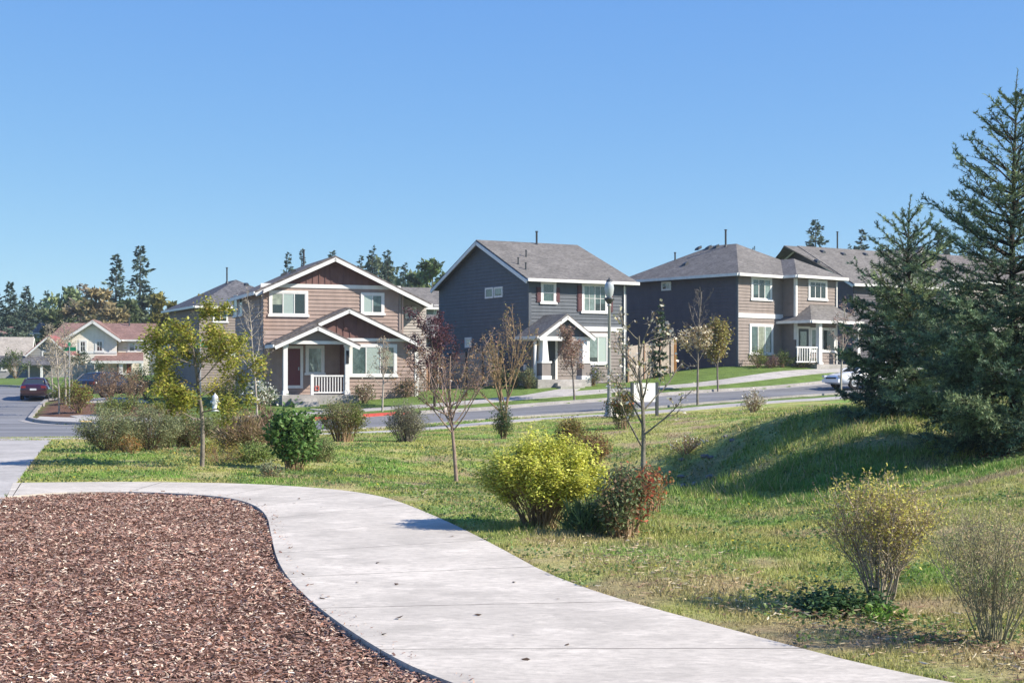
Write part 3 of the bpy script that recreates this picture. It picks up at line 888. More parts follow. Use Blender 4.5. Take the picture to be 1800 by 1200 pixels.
def door(H, F, a0, a1, b0, b1, mat='reddoor', trim=.14, glass=False, white='white'):
    fr = MB()
    fbox(fr, F, a0 - trim, a0, b0, b1 + trim, 0, .08); fbox(fr, F, a1, a1 + trim, b0, b1 + trim, 0, .08); fbox(fr, F, a0, a1, b1, b1 + trim, 0, .08)
    d = MB(); fbox(d, F, a0, a1, b0, b1, .036, .05)
    w = a1 - a0
    for r0, r1 in ((.08, .42), (.48, .92)):
        for c0, c1 in ((.12, .46), (.54, .88)):
            fbox(d, F, a0 + w * c0, a0 + w * c1, b0 + (b1 - b0) * r0, b0 + (b1 - b0) * r1, .05, .058)
    o = H.put(d, 'door', M[mat])
    H.put(fr, 'door_frame', M[white], o)
    th_ = MB(); fbox(th_, F, a0, a1, b0 + .01, b0 + .16, .059, .066); H.put(th_, 'kick_plate', M['offwhite'] if mat == 'reddoor' else M['darkmetal'], o)
    hd = MB(); fbox(hd, F, a1 - .11, a1 - .06, b0 + .92, b0 + 1.08, .05, .11); H.put(hd, 'handle', M['metal'], o)
    if glass:
        gl = MB(); fbox(gl, F, a0 + w * .2, a1 - w * .2, b0 + (b1 - b0) * .5, b0 + (b1 - b0) * .92, .059, .064); H.put(gl, 'door_glass', M['pane'], o)
    return o

def battens(mb, F, x0, x1, z0, top, step=.32):
    n = int((x1 - x0) / step)
    for k in range(n + 1):
        x = x0 + (x1 - x0) * k / n
        z = top(x)
        if z - z0 > .08: fbox(mb, F, x - .025, x + .025, z0, z, 0, .03)

def downpipe(H, x, y, z0, z1, mat='offwhite'):
    return H.put(MB().box(x - .04, x + .04, y - .07, y, z0, z1), 'downpipe', M[mat])

def roof_vents(H, pts, name='roof_vent'):
    for (x, y, z, sl, ax) in pts:
        m = MB(); s = .17
        F = (lambda a, b, o: np.stack([x + np.asarray(a), y + np.asarray(b), z + np.asarray(o) + sl * np.asarray(b)], -1)) if ax == 'y' else (lambda a, b, o: np.stack([x + np.asarray(a), y + np.asarray(b), z + np.asarray(o) + sl * np.asarray(a)], -1))
        V = A([(-s, -s, -.02), (s, -s, -.02), (s, s, -.02), (-s, s, -.02), (-s * .7, -s, .16), (s * .7, -s, .16), (s * .7, s * .8, .10), (-s * .7, s * .8, .10)])
        m.add(F(V[:, 0], V[:, 1], V[:, 2]), [(4, 5, 6, 7), (0, 1, 5, 4), (1, 2, 6, 5), (2, 3, 7, 6), (3, 0, 4, 7)])
        H.put(m, name, M['darkmetal'])

def poly_lap_gable(zl, za, x0, xr, x1):
    """left and right outline of a gable between its eaves"""
    return (lambda z: x0 + (xr - x0) * max(0, (z - zl)) / (za - zl)), (lambda z: x1 + (xr - x1) * max(0, (z - zl)) / (za - zl))

# ---- the brown house -----------------------------------------------------------
def c2(x, y): return 380 + x / 3.75, 420 + y / 3.75
H = House('brown_house', 458, 75, 20, g1(*at(458, 75)[:2]) - .05, 'tan and brown two storey house with a dark red front door and white porch rail')
zb = -.6
ya = -.5                                   # upper rake plane
xa, za = H.f(*c2(785, 108), ya); xl, zl = H.f(*c2(255, 330), ya); xr_, zr_ = H.f(*c2(1420, 440), ya)
W = H.f(*c2(1215, 500))[0]                 # width of the upper front wall
sl = ((za - zl) / (xa - xl) + (za - zr_) / (xr_ - xa)) / 2
zl, zr_ = za - sl * (xa - xl), za - sl * (xr_ - xa)
D = 7.6
roofz = lambda x: za - sl * abs(x - xa) - .13
bz0 = H.f(*c2(700, 325))[1]; bz1 = H.f(*c2(700, 300))[1]
zmid = H.f(*c2(700, 655), -.9)[1]
m = MB()
lap(m, FF(0), zmid - .3, bz0, 0, W)
H.put(m, 'wall', M['brown'])
m = MB(); lap(m, FL(0), zb, roofz(0), D, -.9); H.put(m, 'wall', M['brown'])
m = MB(); flatwall(m, lambda a, b, o: np.stack([np.full(np.shape(a), W + 1.7), np.asarray(a), np.asarray(b)], -1), [(1.0, zb), (D, zb), (D, roofz(W + 1.7)), (1.0, roofz(W + 1.7))])
m.box(0, W + 1.7, D - .02, D, zb, roofz(0)); m.box(W - .02, W, 0.02, 1.2, zb, roofz(W)); H.put(m, 'wall', M['beige'])
m = MB(); lap(m, FF(1.0), 2.2, roofz(W + 1.7), W, W + 1.7, row=.15)
V0 = roofz(W + 1.7); flatwall(m, FF(1.0), [(W, V0), (W + 1.7, V0), (W, roofz(W))]); lap(m, FF(1.0), zb, 2.2, W, W + 1.7, row=.15); H.put(m, 'wing_wall', M['beige'])
# board and batten gable, belly band, vent
m = MB(); flatwall(m, FF(-.02), [(max(0, xa - (za - .13 - bz1) / sl), bz1), (min(W, xa + (za - .13 - bz1) / sl), bz1), (xa, za - .13)])
battens(m, FF(-.02), .1, W - .1, bz1, roofz); H.put(m, 'gable', M['maroonbb'])
m = MB(); fbox(m, FF(0), 0, W, bz0, bz1, 0, .06); H.put(m, 'belly_band', M['white'])
a, b = H.f(*c2(750, 250)), H.f(*c2(805, 187))
m = MB(); fbox(m, FF(0), a[0], b[0], a[1], b[1], .02, .09)
for k in range(5): fbox(m, FF(0), a[0] + .06, b[0] - .06, a[1] + .07 + k * .09, a[1] + .11 + k * .09, .09, .12)
H.put(m, 'gable_vent', M['maroonbb'])
gable_roof(H, 'roof', 'roofbrown', xl, xr_, xa, zl, zr_, za, ya, D + .4)
fascia_gable(H, xl, xr_, xa, zl, zr_, za, ya, D + .4)
H.put(MB().box(.002, .10, -.06, .0, zmid, bz0).box(-.045, .0, -.06, .1, zmid, bz0), 'corner_board', M['taupe']); H.put(MB().box(W - .1, W + .02, -.06, 0, zmid - .4, bz0), 'corner_board', M['taupe'])
def win(H, conv, x0, y0, x1, y1, y=0.0, **k):
    a = H.f(*conv(x0, y1), y); b = H.f(*conv(x1, y0), y)
    am = (a[0], (a[1] + H.f(*conv(x1, y1), y)[1]) / 2); bm_ = (b[0], (b[1] + H.f(*conv(x0, y0), y)[1]) / 2)
    return window(H, FF(y), am[0], bm_[0], am[1], bm_[1], **k)
def swin(H, conv, x0, y0, x1, y1, x=0.0, **k):
    a = H.l(*conv(x0, y1), x); b = H.l(*conv(x1, y0), x)
    return window(H, FL(x), a[0], b[0], a[1], b[1], **k)
win(H, c2, 347, 340, 605, 513, panes=3, trim=.13, blinds=(1,), curtain=((0, .45),))
win(H, c2, 952, 354, 1107, 503, panes=2, trim=.12, blinds=(0,), curtain=((1, .4),))
win(H, c2, 1243, 447, 1318, 525, 1.0, panes=2, trim=.04, blinds=(0, 1), sill=False)
swin(H, c2, 120, 368, 145, 520, panes=1, trim=.1, split=True, curtain=((0, .4),)); swin(H, c2, 157, 362, 180, 512, panes=1, trim=.1, split=True, curtain=((0, .4),))
# lower front: door wall under the porch, projecting room
yd, yr, yp = -.9, -1.9, -2.75
xw = H.f(*c2(848, 800), yr)[0]; xe = H.f(*c2(1322, 800), yr)[0]
xA, zA = H.f(*c2(877, 450), yr - .45); xE, zE = H.f(*c2(1355, 683), yr - .45)
s2 = (zA - zE) / (xE - xA)
xP, zP = H.f(*c2(670, 563), yp - .35); xQ, zQ = H.f(*c2(382, 692), yp - .35)
sP = (zP - zQ) / (xP - xQ)
xR = xP + (xP - xQ)
zband = H.f(*c2(1100, 672), yr)[1]
zeav = zQ
m = MB(); lap(m, FF(yd), zb, zband + .5, 0.0, xw + .02); H.put(m, 'wall', M['brown'])
m = MB(); lap(m, FF(yr), zb, zband, xw, xe); H.put(m, 'wall', M['brown'])
m = MB(); lap(m, FL(xw), zb, zband + .3, yd, yr); H.put(m, 'wall', M['maroonbb'])
m = MB(); flatwall(m, lambda a, b, o: np.stack([np.full(np.shape(a), xe), np.asarray(a), np.asarray(b)], -1), [(yr, zb), (0.8, zb), (0.8, zE), (yr, zE)]); H.put(m, 'wall', M['taupe'])
lowz = lambda x: zA - s2 * abs(x - xA) - .13
m = MB(); flatwall(m, FF(yr - .02), [(max(xA - (zA - .25 - zband) / s2, 0), zband + .12), (xA + (zA - .25 - zband) / s2, zband + .12), (xA, zA - .13)])
battens(m, FF(yr - .02), xw - .4, xe - .1, zband + .12, lowz); H.put(m, 'gable', M['maroonbb'])
m = MB(); fbox(m, FF(yr), xw, xe, zband - .02, zband + .13, 0, .06); H.put(m, 'belly_band', M['white'])
a, b = H.f(*c2(840, 598), yr), H.f(*c2(893, 540), yr)
m = MB(); fbox(m, FF(yr), a[0], b[0], a[1], b[1], .02, .09)
for k in range(4): fbox(m, FF(yr), a[0] + .06, b[0] - .06, a[1] + .07 + k * .09, a[1] + .11 + k * .09, .09, .12)
H.put(m, 'gable_vent', M['maroonbb'])
xLe = xQ                                    # shared left eave of the two lower gables
zLe = zA - s2 * (xA - xLe)
gable_roof(H, 'porch_roof', 'roofbrown', xLe, xE, xA, zLe, zE, zA, yr - .45, .15)
m = MB(); m.slab([(xQ, yp - .35, zQ), (xP, yp - .35, zP), (xP, .0, zP), (xQ, .0, zQ)], .11); m.slab([(xP, yp - .35, zP), (xR, yp - .35, zQ), (xR, yr - .3, zQ), (xP, yr + .6, zP)], .11)
H.put(m, 'porch_roof', M['roofbrown'])
m = MB(); rake(m, (xA - (xA - xP) * .9, yr - .48, lowz(xA - (xA - xP) * .9) + .10), (xA, yr - .48, zA - .03)); rake(m, (xA, yr - .48, zA - .03), (xE, yr - .48, zE - .03)); m.beam((xE + .03, yr - .45, zE - .02), (xE + .03, .1, zE - .02), .06, .17)
H.put(m, 'fascia', M['white'])
m = MB(); rake(m, (xQ, yp - .38, zQ - .03), (xP, yp - .38, zP - .03), .055, .17); rake(m, (xP, yp - .38, zP - .03), (xR, yp - .38, zQ - .03), .055, .17); m.beam((xQ - .03, yp - .35, zQ - .02), (xQ - .03, 0, zQ - .02), .06, .16)
H.put(m, 'fascia', M['white'])
zpb = H.f(*c2(650, 690), yp)[1]
xp0 = H.f(*c2(455, 800), yp)[0]; xp1 = H.f(*c2(862, 800), yp)[0]
m = MB(); flatwall(m, FF(yp - .02), [(xp0 - .1, zpb), (xp1 + .1, zpb), (xP, zP - .16)]); H.put(m, 'porch_gable', M['taupe'])
m = MB(); m.box(xp0 - .12, xp1 + .12, yp - .08, yp + .08, zpb - .02, zpb + .14); m.box(xp0 - .08, xp0 + .08, yp + .08, yd, zpb, zpb + .14); H.put(m, 'porch_beam', M['white'])
zfl = H.f(*c2(650, 1027), yp)[1]
for x in (xp0, xp1):
    m = MB(); m.box(x - .105, x + .105, yp - .105, yp + .105, zfl + .0, zpb - .02); m.box(x - .14, x + .14, yp - .14, yp + .14, zfl, zfl + .22); m.box(x - .14, x + .14, yp - .14, yp + .14, zpb - .16, zpb - .021)
    H.put(m, 'porch_post', M['white'])
m = MB(); m.box(xp0 - .2, xp1 + .55, yp - .25, yd, zb, zfl); H.put(m, 'porch_slab', M['kerb'])
xs0, xs1 = H.f(*c2(505, 1030), yp - .3)[0], H.f(*c2(640, 1030), yp - .3)[0]
m = MB()
for k in range(4): m.box(xs0 - .1, xs1 + .15, yp - .25 - .28 * (k + 1), yp - .25 - .28 * k, zb, zfl - .155 * (k + 1))
H.put(m, 'steps', M['pave'])
xb0 = H.f(*c2(632, 950), yp)[0]
railing(H, xb0, xp1 - .1, yp, zfl, zfl + .98, 12)
m = MB(); m.box(xb0 - .07, xb0 + .07, yp - .07, yp + .07, zfl, zfl + 1.02); H.put(m, 'rail_post', M['white'])
# the small red square sign fixed to the railing
m = MB(); q0 = xb0 + .12
for aa, bb, cc_, dd in ((0, .22, .12, .16), (0, .22, .30, .34), (0, .04, .16, .30), (.18, .22, .16, .30)): m.box(q0 + aa, q0 + bb, yp - .09, yp - .06, zfl + .1 + cc_, zfl + .1 + dd)
H.put(m, 'railing_sign', paint('faded red sign', (.5, .10, .07), .6))
a, b = H.f(*c2(468, 985), yd), H.f(*c2(553, 722), yd)
door(H, FF(yd), a[0], b[0], max(a[1], zfl), b[1], 'reddoor')
win(H, c2, 588, 700, 712, 897, yd, panes=1, trim=.12, curtain=(0,))
win(H, c2, 875, 692, 1190, 910, yr, panes=3, trim=.13, blinds=(1,), curtain=((0, .0), (2, .3)))
m = MB(); m.box(xp1 - .07, xp1 + .07, yp - .135, yp - .108, zfl + 1.55, zfl + 2.2); H.put(m, 'number_plaque', M['black'])
m = MB(); m.box(xe - .12, xe + .02, yr - .06, yr, zb, zband); H.put(m, 'corner_board', M['offwhite'])
downpipe(H, xe + .16, yr + .4, zb, zE - .1); downpipe(H, W + .1, .0, zband, roofz(W) - .1, 'brown')
p, d = H.ray(*c2(568, 178)); t = (za + sl * (p[0] - xa) - p[2]) / (d[2] - sl * d[0]); q_ = p + d * t
pipe(H, q_[0], min(q_[1], D), q_[2] - .1, .95)
roof_vents(H, [(xa - 1.6, 2.5, za - sl * 1.6, sl, 'x'), (xa - 1.6, 5.0, za - sl * 1.6, sl, 'x')])

# ---- the dark blue grey house -----------------------------------------------------
def c3(x, y): return 720 + x / 3.75, 400 + y / 3.75
H = House('slate_house', 930, 79.5, 30, g1(*at(930, 79.5)[:2]) - .1, 'dark blue grey house with maroon shutters and a small gabled front porch')
zb = -.8
W = H.f(*c3(1425, 600))[0]; D = H.l(*c3(195, 600))[0]
ze = H.f(*c3(1100, 352), -.45)[1] + .05
# rake plane on the left side stands out 0.4
xo = -.4
yA, zA = H.l(*c3(440, 80), xo)
yf = -.5; yb = 2 * yA - yf
sl = (zA - ze) / (yA - yf)
rz = lambda y: zA - sl * abs(y - yA) - .13
xh = H.f(*c3(1105, 118), yA)[0]
m = MB(); lap(m, FL(0), zb, rz(0), D, 0)
l_, r_ = (lambda z: yA + (yb - yA) * (zA - .13 - z) / (zA - ze)), (lambda z: yA - (yA - yf) * (zA - .13 - z) / (zA - ze))
lap(m, FL(0), rz(0), zA - .15, l_, r_); H.put(m, 'wall', M['slate'])
zbd0, zbd1 = H.f(*c3(1300, 684))[1], H.f(*c3(1300, 655))[1]
m = MB(); lap(m, FF(0), zbd1, ze - .05, 0, W); H.put(m, 'wall', M['slate'])
m = MB(); lap(m, FF(0), zb, zbd0, 0, W); H.put(m, 'wall', M['slatelow'])
m = MB(); m.box(W - .02, W, .02, D, zb, ze - .1); m.box(0, W, D - .02, D, zb, ze - .1); H.put(m, 'wall', M['slate'])
m = MB(); fbox(m, FF(0), .12, W, zbd0, zbd1, 0, .06); H.put(m, 'belly_band', M['white'])
m = MB(); xe = W + .5
m.slab([(xo, yf, ze), (xe, yf, ze), (xh, yA, zA), (xo, yA, zA)], .12); m.slab([(xo, yA, zA), (xh, yA, zA), (xe, yb, ze), (xo, yb, ze)], .12)
m.slab([(xe, yf, ze), (xe, yb, ze), (xh, yA, zA)], .12); H.put(m, 'roof', M['roofgrey'])
m = MB(); rake(m, (xo - .03, yf - .02, ze - .03), (xo - .03, yA, zA - .03), .055, .18); rake(m, (xo - .03, yA, zA - .03), (xo - .03, yb, ze - .03), .055, .18)
m.beam((xo, yf - .05, ze), (xe, yf - .05, ze), .12, .16); m.beam((xe + .05, yf, ze), (xe + .05, yb, ze), .12, .16); H.put(m, 'fascia', M['white'])
downpipe(H, W - .15, -.05, zb, ze - .2); H.put(MB().box(-.05, .0, -.05, .12, zb, ze - .2).box(.002, .12, -.05, 0, zb, ze - .2), 'corner_board', M['slate']); H.put(MB().box(W - .1, W + .03, -.05, 0, zb, ze - .2), 'corner_board', M['slate'])
swin(H, c3, 503, 393, 556, 469, panes=1, trim=.05, sill=False, curtain=(0,)); swin(H, c3, 562, 388, 618, 463, panes=1, trim=.05, sill=False, curtain=((0, .3),))
swin(H, c3, 370, 722, 413, 792, panes=1, trim=.1, sill=False, split=True, blinds=(0,))
w1 = win(H, c3, 862, 355, 963, 505, panes=1, trim=.12, split=True, head=True, blinds=((0, .5),), curtain=((0, .0),))
w2 = win(H, c3, 1132, 368, 1302, 567, panes=2, trim=.12, head=True, grid=1, curtain=((0, .0), (1, .3)))
for x0, x1, y0, y1 in ((835, 865, 392, 490), (957, 986, 395, 492), (1104, 1137, 383, 552), (1304, 1336, 392, 556)):
    a, b = H.f(*c3(x0, y1)), H.f(*c3(x1, y0)); m = MB(); fbox(m, FF(0), a[0], b[0], a[1], b[1], .02, .07)
    fbox(m, FF(0), a[0] + .05, b[0] - .05, a[1] + .08, (a[1] + b[1]) / 2 - .04, .07, .085); fbox(m, FF(0), a[0] + .05, b[0] - .05, (a[1] + b[1]) / 2 + .04, b[1] - .08, .07, .085)
    H.put(m, 'shutter', M['shutter'])
win(H, c3, 1165, 703, 1310, 905, panes=2, trim=.13, head=True, blinds=(1,), curtain=((0, .2),))
yp = -2.0
xP, zP = H.f(*c3(1040, 566), yp - .35); xl_, zl_ = H.f(*c3(850, 712), yp - .35); hw = xP - xl_
m = MB(); m.slab([(xl_ , yp - .35, zl_), (xP, yp - .35, zP), (xP, .05, zP), (xl_, .05, zl_)], .11); m.slab([(xP, yp - .35, zP), (xP + hw, yp - .35, zl_), (xP + hw, .05, zl_), (xP, .05, zP)], .11)
H.put(m, 'porch_roof', M['roofgrey'])
m = MB(); rake(m, (xl_, yp - .38, zl_ - .03), (xP, yp - .38, zP - .03), .055, .17); rake(m, (xP, yp - .38, zP - .03), (xP + hw, yp - .38, zl_ - .03), .055, .17); m.beam((xl_ - .03, yp - .35, zl_ - .01), (xl_ - .03, .0, zl_ - .01), .08, .15); H.put(m, 'fascia', M['white'])
zpb = zl_ - .22
xq0, xq1 = H.f(*c3(885, 800), yp)[0], H.f(*c3(1147, 800), yp)[0]
m = MB(); flatwall(m, FF(yp - .02), [(xl_ + .35, zpb + .2), (xP + hw - .35, zpb + .2), (xP, zP - .18)]); H.put(m, 'porch_gable', M['slate'])
m = MB(); m.box(xq0 - .35, xq1 + .35, yp - .09, yp + .09, zpb - .02, zpb + .2); m.box(xq0 - .35, xq0 - .17, yp + .09, 0, zpb - .02, zpb + .2); H.put(m, 'porch_beam', M['white'])
zfl = H.f(*c3(1000, 1000), yp)[1]; zpr = H.f(*c3(900, 885), yp)[1]
m = MB(); m.box(xq0 - .55, xq1 + .3, yp - .3, 0, zb, zfl); H.put(m, 'porch_slab', M['kerb'])
for x in (xq0, xq1):
    m = MB(); m.box(x - .27, x + .27, yp - .27, yp + .27, zfl + .2, zpr - .06); o_pier = H.put(m, 'porch_pier', M['slatelow'])
    H.put(MB().box(x - .3, x + .3, yp - .3, yp + .3, zfl, zfl + .2), 'pier_base', M['white'], o_pier); m = MB(); m.box(x - .31, x + .31, yp - .31, yp + .31, zpr - .06, zpr + .04)
    b0, b1 = .2, .13; V = [(x + sx * w, yp + sy * w, z) for z, w in ((zpr + .04, b0), (zpb - .02, b1)) for sx, sy in ((-1, -1), (1, -1), (1, 1), (-1, 1))]
    m.add(V, [(0, 1, 5, 4), (1, 2, 6, 5), (2, 3, 7, 6), (3, 0, 4, 7)]); H.put(m, 'porch_column', M['white'])
m = MB(); m.box(xq0 - .5, xq0 - .38, yp + .1, yp + .22, zfl, zpb); H.put(m, 'porch_post', M['white'])
a, b = H.f(*c3(920, 985)), H.f(*c3(955, 722)); x0 = H.f(*c3(985, 900), 0)[0]
xd_ = H.f(*c3(956, 850))[0]; door(H, FF(0), xd_ - .92, xd_, zfl, zfl + 2.08, 'darkdoor')
m = MB()
for k in range(4): m.box(xP - .75, xP + .75, yp - .3 - .3 * (k + 1), yp - .3 - .3 * k, zb - .5, zfl - .17 * (k + 1))
H.put(m, 'steps', M['pave'])
px, py = H.f(*c3(823, 100), yA); pipe(H, px, yA - .25, zA - .15, .75)
roof_vents(H, [(H.f(*c3(x_, y_), yy_)[0], yy_, H.f(*c3(x_, y_), yy_)[1] + .02, sl, 'y') for x_, y_, yy_ in ((833, 272, yA - 3.6 if yA > 4.2 else .7),)])
for x_, y_ in ((768, 178), (716, 228), (766, 262)):
    # stand each pipe where that sight line meets the front roof slope
    p, d = H.ray(*c3(x_, y_ + 14)); t = (zA - sl * yA - p[2] + sl * p[1]) / (d[2] - sl * d[1]); q_ = p + d * t
    pipe(H, q_[0], q_[1], q_[2] - .05, .38, .04)
m = MB(); ym, zm = H.l(*c3(820, 920)); fbox(m, FL(0), ym - .12 if ym > .3 else .2, ym + .1 if ym > .3 else .4, zm - .15, zm + .15, .03, .12); H.put(m, 'meter_box', M['offwhite'])

# ---- the hip roofed house -----------------------------------------------------------
def c4(x, y): return 1080 + x * .266667, 380 + y * .266667
H = House('hip_roofed_house', 1297, 86, 40, g1(*at(1297, 86)[:2]) - .1, 'dark blue and taupe house with a hip roof and railed porch behind the white car')
zb = -.9
D = 9.2; x1 = H.f(*c4(1108, 560))[0]
bd = 1.45
for _ in range(30):                        # depth of the projecting bay from its sighted corner
    xbay = H.f(*c4(1195, 560), -bd)[0]
    bd += (xbay - x1) * .5 if abs(xbay - x1) > 1e-3 else 0
bd = max(1.0, min(2.2, bd))
xbr = H.f(*c4(1466, 560), -bd)[0]
ze = H.f(*c4(950, 383), -.45)[1]
sl = .45
m = MB(); lap(m, FL(0), zb, ze - .08, D, 0); H.put(m, 'wall', M['navy'])
z0b, z1b = H.f(*c4(950, 672))[1], H.f(*c4(950, 642))[1]
m = MB(); lap(m, FF(0), z1b, ze - .08, 0, x1); lap(m, FF(0), zb, z0b, 0, x1); lap(m, FL(x1), zb, ze - .08, 0, -bd); lap(m, FF(-bd), zb + 2.6, ze - .08, x1, xbr)
lap(m, FF(-bd), zb, zb + 2.6, x1, xbr); H.put(m, 'wall', M['taupe'])
m = MB(); m.box(xbr - .02, xbr, -bd, D, zb, ze - .1); m.box(0, xbr, D - .02, D, zb, ze - .1); H.put(m, 'wall', M['navy'])
m = MB(); fbox(m, FF(0), 0, x1, z0b, z1b, 0, .06); H.put(m, 'belly_band', M['white'])
o_ = .45
Xl, Xr, Yf, Yb = -o_, xbr + o_, -o_, D + o_
hw = (Xr - Xl) / 2; xm = (Xl + Xr) / 2; hy = (Yb - Yf) / 2
ap, zz = H.f(*c4(745, 178), Yf + hw * .95)
rise = min(zz - ze, 2.6); k_ = rise / hw
ya_, yb_ = Yf + hw * .92, Yb - hw * .92
if yb_ < ya_: ya_ = yb_ = (Yf + Yb) / 2
m = MB()
m.slab([(Xl, Yf, ze), (Xr, Yf, ze), (xm, ya_, ze + rise)], .12); m.slab([(Xl, Yb, ze), (Xl, Yf, ze), (xm, ya_, ze + rise), (xm, yb_, ze + rise)], .12)
m.slab([(Xr, Yf, ze), (Xr, Yb, ze), (xm, yb_, ze + rise), (xm, ya_, ze + rise)], .12); m.slab([(Xr, Yb, ze), (Xl, Yb, ze), (xm, yb_, ze + rise)], .12)
bl, br_, bf = x1 - o_, xbr + o_ + .02, -bd - o_
bm = (bl + br_) / 2; bh = (br_ - bl) / 2; brz = k_ * bh
m.slab([(bl, bf, ze + .01), (br_, bf, ze + .01), (bm, bf + bh * .9, ze + brz)], .12)
m.slab([(bl, Yf + bh, ze + .01), (bl, bf, ze + .01), (bm, bf + bh * .9, ze + brz), (bm, Yf + bh + 1.4, ze + brz)], .12)
m.slab([(br_, bf, ze + .01), (br_, Yf + bh, ze + .01), (bm, Yf + bh + 1.4, ze + brz), (bm, bf + bh * .9, ze + brz)], .12)
H.put(m, 'roof', M['roofgrey'])
m = MB()
m.beam((Xl - .05, Yf, ze + .01), (Xl - .05, Yb, ze + .01), .1, .16); m.beam((Xl, Yf - .05, ze + .01), (bl, Yf - .05, ze + .01), .1, .16); m.beam((bl - .05, Yf - .05, ze + .02), (bl - .05, bf, ze + .02), .1, .16)
m.beam((bl, bf - .05, ze + .02), (br_, bf - .05, ze + .02), .1, .16); m.beam((br_ + .05, bf, ze + .02), (br_ + .05, Yb, ze + .02), .1, .16); H.put(m, 'fascia', M['offwhite'])
m = MB(); m.box(-.045, 0, -.045, .12, zb, ze - .15); H.put(m, 'corner_board', M['slate'])
m = MB(); m.box(x1 - .06, x1 - .036, -bd - .05, -bd + .1, zb + 2.6, ze - .15); m.box(x1 - .036, x1 + .1, -bd - .06, -bd - .036, zb + 2.6, ze - .15); H.put(m, 'corner_board', M['offwhite'])
downpipe(H, xbr - .12, -bd - .04, zb, ze - .2)
win(H, c4, 898, 403, 1034, 558, panes=3, trim=.12, grid=2, curtain=((0, .2), (2, .0)))
win(H, c4, 887, 710, 1042, 915, panes=3, trim=.12, grid=0, curtain=((0, .0), (1, .0), (2, .0)))
win(H, c4, 1275, 420, 1398, 557, -bd, panes=3, trim=.12, grid=2)
swin(H, c4, 314, 430, 376, 492, panes=2, trim=.06, sill=False, blinds=(0,))
# porch under a small hip roof
yp = -bd - 1.3
zpe = H.f(*c4(1300, 684), yp - .3)[1]
pl0, pr0 = x1 - .55, xbr + .5
mx_ = H.f(*c4(1290, 582), -bd)[0]; rz_ = H.f(*c4(1290, 582), -bd)[1]
m = MB(); m.slab([(pl0, yp - .3, zpe), (pr0, yp - .3, zpe), (pr0 - .8, -bd, rz_), (mx_, -bd, rz_)], .1); m.slab([(pl0, .0, zpe), (pl0, yp - .3, zpe), (mx_, -bd, rz_), (mx_, -bd + .3, rz_)], .1); m.slab([(pr0, yp - .3, zpe), (pr0, -bd, zpe), (pr0 - .8, -bd, rz_)], .1); H.put(m, 'porch_roof', M['roofgrey'])
m = MB(); m.beam((pl0, yp - .34, zpe), (pr0, yp - .34, zpe), .08, .16); m.beam((pl0 - .04, yp - .3, zpe), (pl0 - .04, 0, zpe), .08, .16); H.put(m, 'fascia', M['offwhite'])
zfl = H.f(*c4(1280, 972), yp)[1]
xpp = H.f(*c4(1349, 800), yp)[0]; xr0 = H.f(*c4(1198, 900), yp)[0]
m = MB(); m.box(xpp - .13, xpp + .13, yp - .13, yp + .13, zfl - .25, zpe - .12); m.box(xpp - .18, xpp + .18, yp - .18, yp + .18, zfl - .25, zfl + .1); H.put(m, 'porch_post', M['white'])
m = MB(); m.box(xbr + .2, xbr + .44, yp - .12, yp + .12, zb, zpe - .12); H.put(m, 'porch_post', M['white'])
railing(H, xr0, xpp - .13, yp, zfl, zfl + 1.0, 9)
m = MB(); m.box(x1 + .1, xbr + .45, yp - .2, -bd - .04, zb, zfl - .02); H.put(m, 'porch_slab', M['kerb'])
dx_ = H.f(*c4(1241, 800), -bd)[0]
door(H, FF(-bd), dx_ - .48, dx_ + .48, zfl, zfl + 2.1, 'darkdoor', glass=True)
window(H, FF(-bd), min(xpp + .75, xbr - 1.4), xbr - .2, zfl + .7, zfl + 2.2, panes=2, curtain=((0, .3),))
px, py = H.f(*c4(722, 172), ya_); pipe(H, xm - .3, ya_ + .6, ze + rise - .15, 1.0)
for x_, y_ in ((552, 216), (618, 212), (668, 207), (465, 320)):
    p, d = H.ray(*c4(x_, y_)); t = (ze + k_ * (p[0] - Xl) - p[2]) / (d[2] - k_ * d[0]); q_ = p + d * t
    roof_vents(H, [(q_[0], q_[1], q_[2], k_, 'x')])
p, d = H.ray(*c4(400, 290)); t = (ze + k_ * (p[0] - Xl) - p[2]) / (d[2] - k_ * d[0]); q_ = p + d * t; pipe(H, q_[0], q_[1], q_[2] - .1, .55, .05)

# ---- the taupe house behind the maple -----------------------------------------------
def c7(x, y): return 230 + x * .21667, 480 + y * .21667
H = House('taupe_hip_house', 350, 108, 26, g1(*at(350, 108)[:2]) - .2, 'taupe house with a charcoal hip roof standing behind the yellow green maple')
zb = -1
ze = H.f(*c7(700, 268), -.45)[1]; W = 7.6; D = 9.5
m = MB(); lap(m, FF(0), zb, ze - .05, 0, W); H.put(m, 'wall', M['taupe'])
m = MB(); lap(m, FL(0), zb, ze - .05, D, 0); H.put(m, 'wall', M['taupeshade'])  # same siding as the front, with the side's shade put into its colour
m = MB(); m.box(W - .02, W, 0, D, zb, ze); m.box(0, W, D - .02, D, zb, ze); H.put(m, 'wall', M['taupeshade'])
Xl, Xr, Yf, Yb = -.45, W + .45, -.45, D + .45; xm = W / 2; hw = xm + .45
zr = H.f(*c7(800, 52), Yf + hw)[1]
m = MB(); ya_, yb_ = Yf + hw, Yb - hw
m.slab([(Xl, Yf, ze), (Xr, Yf, ze), (xm, ya_, zr)], .12); m.slab([(Xl, Yb, ze), (Xl, Yf, ze), (xm, ya_, zr), (xm, yb_, zr)], .12); m.slab([(Xr, Yf, ze), (Xr, Yb, ze), (xm, yb_, zr), (xm, ya_, zr)], .12); m.slab([(Xr, Yb, ze), (Xl, Yb, ze), (xm, yb_, zr)], .12)
H.put(m, 'roof', M['roofdark'])
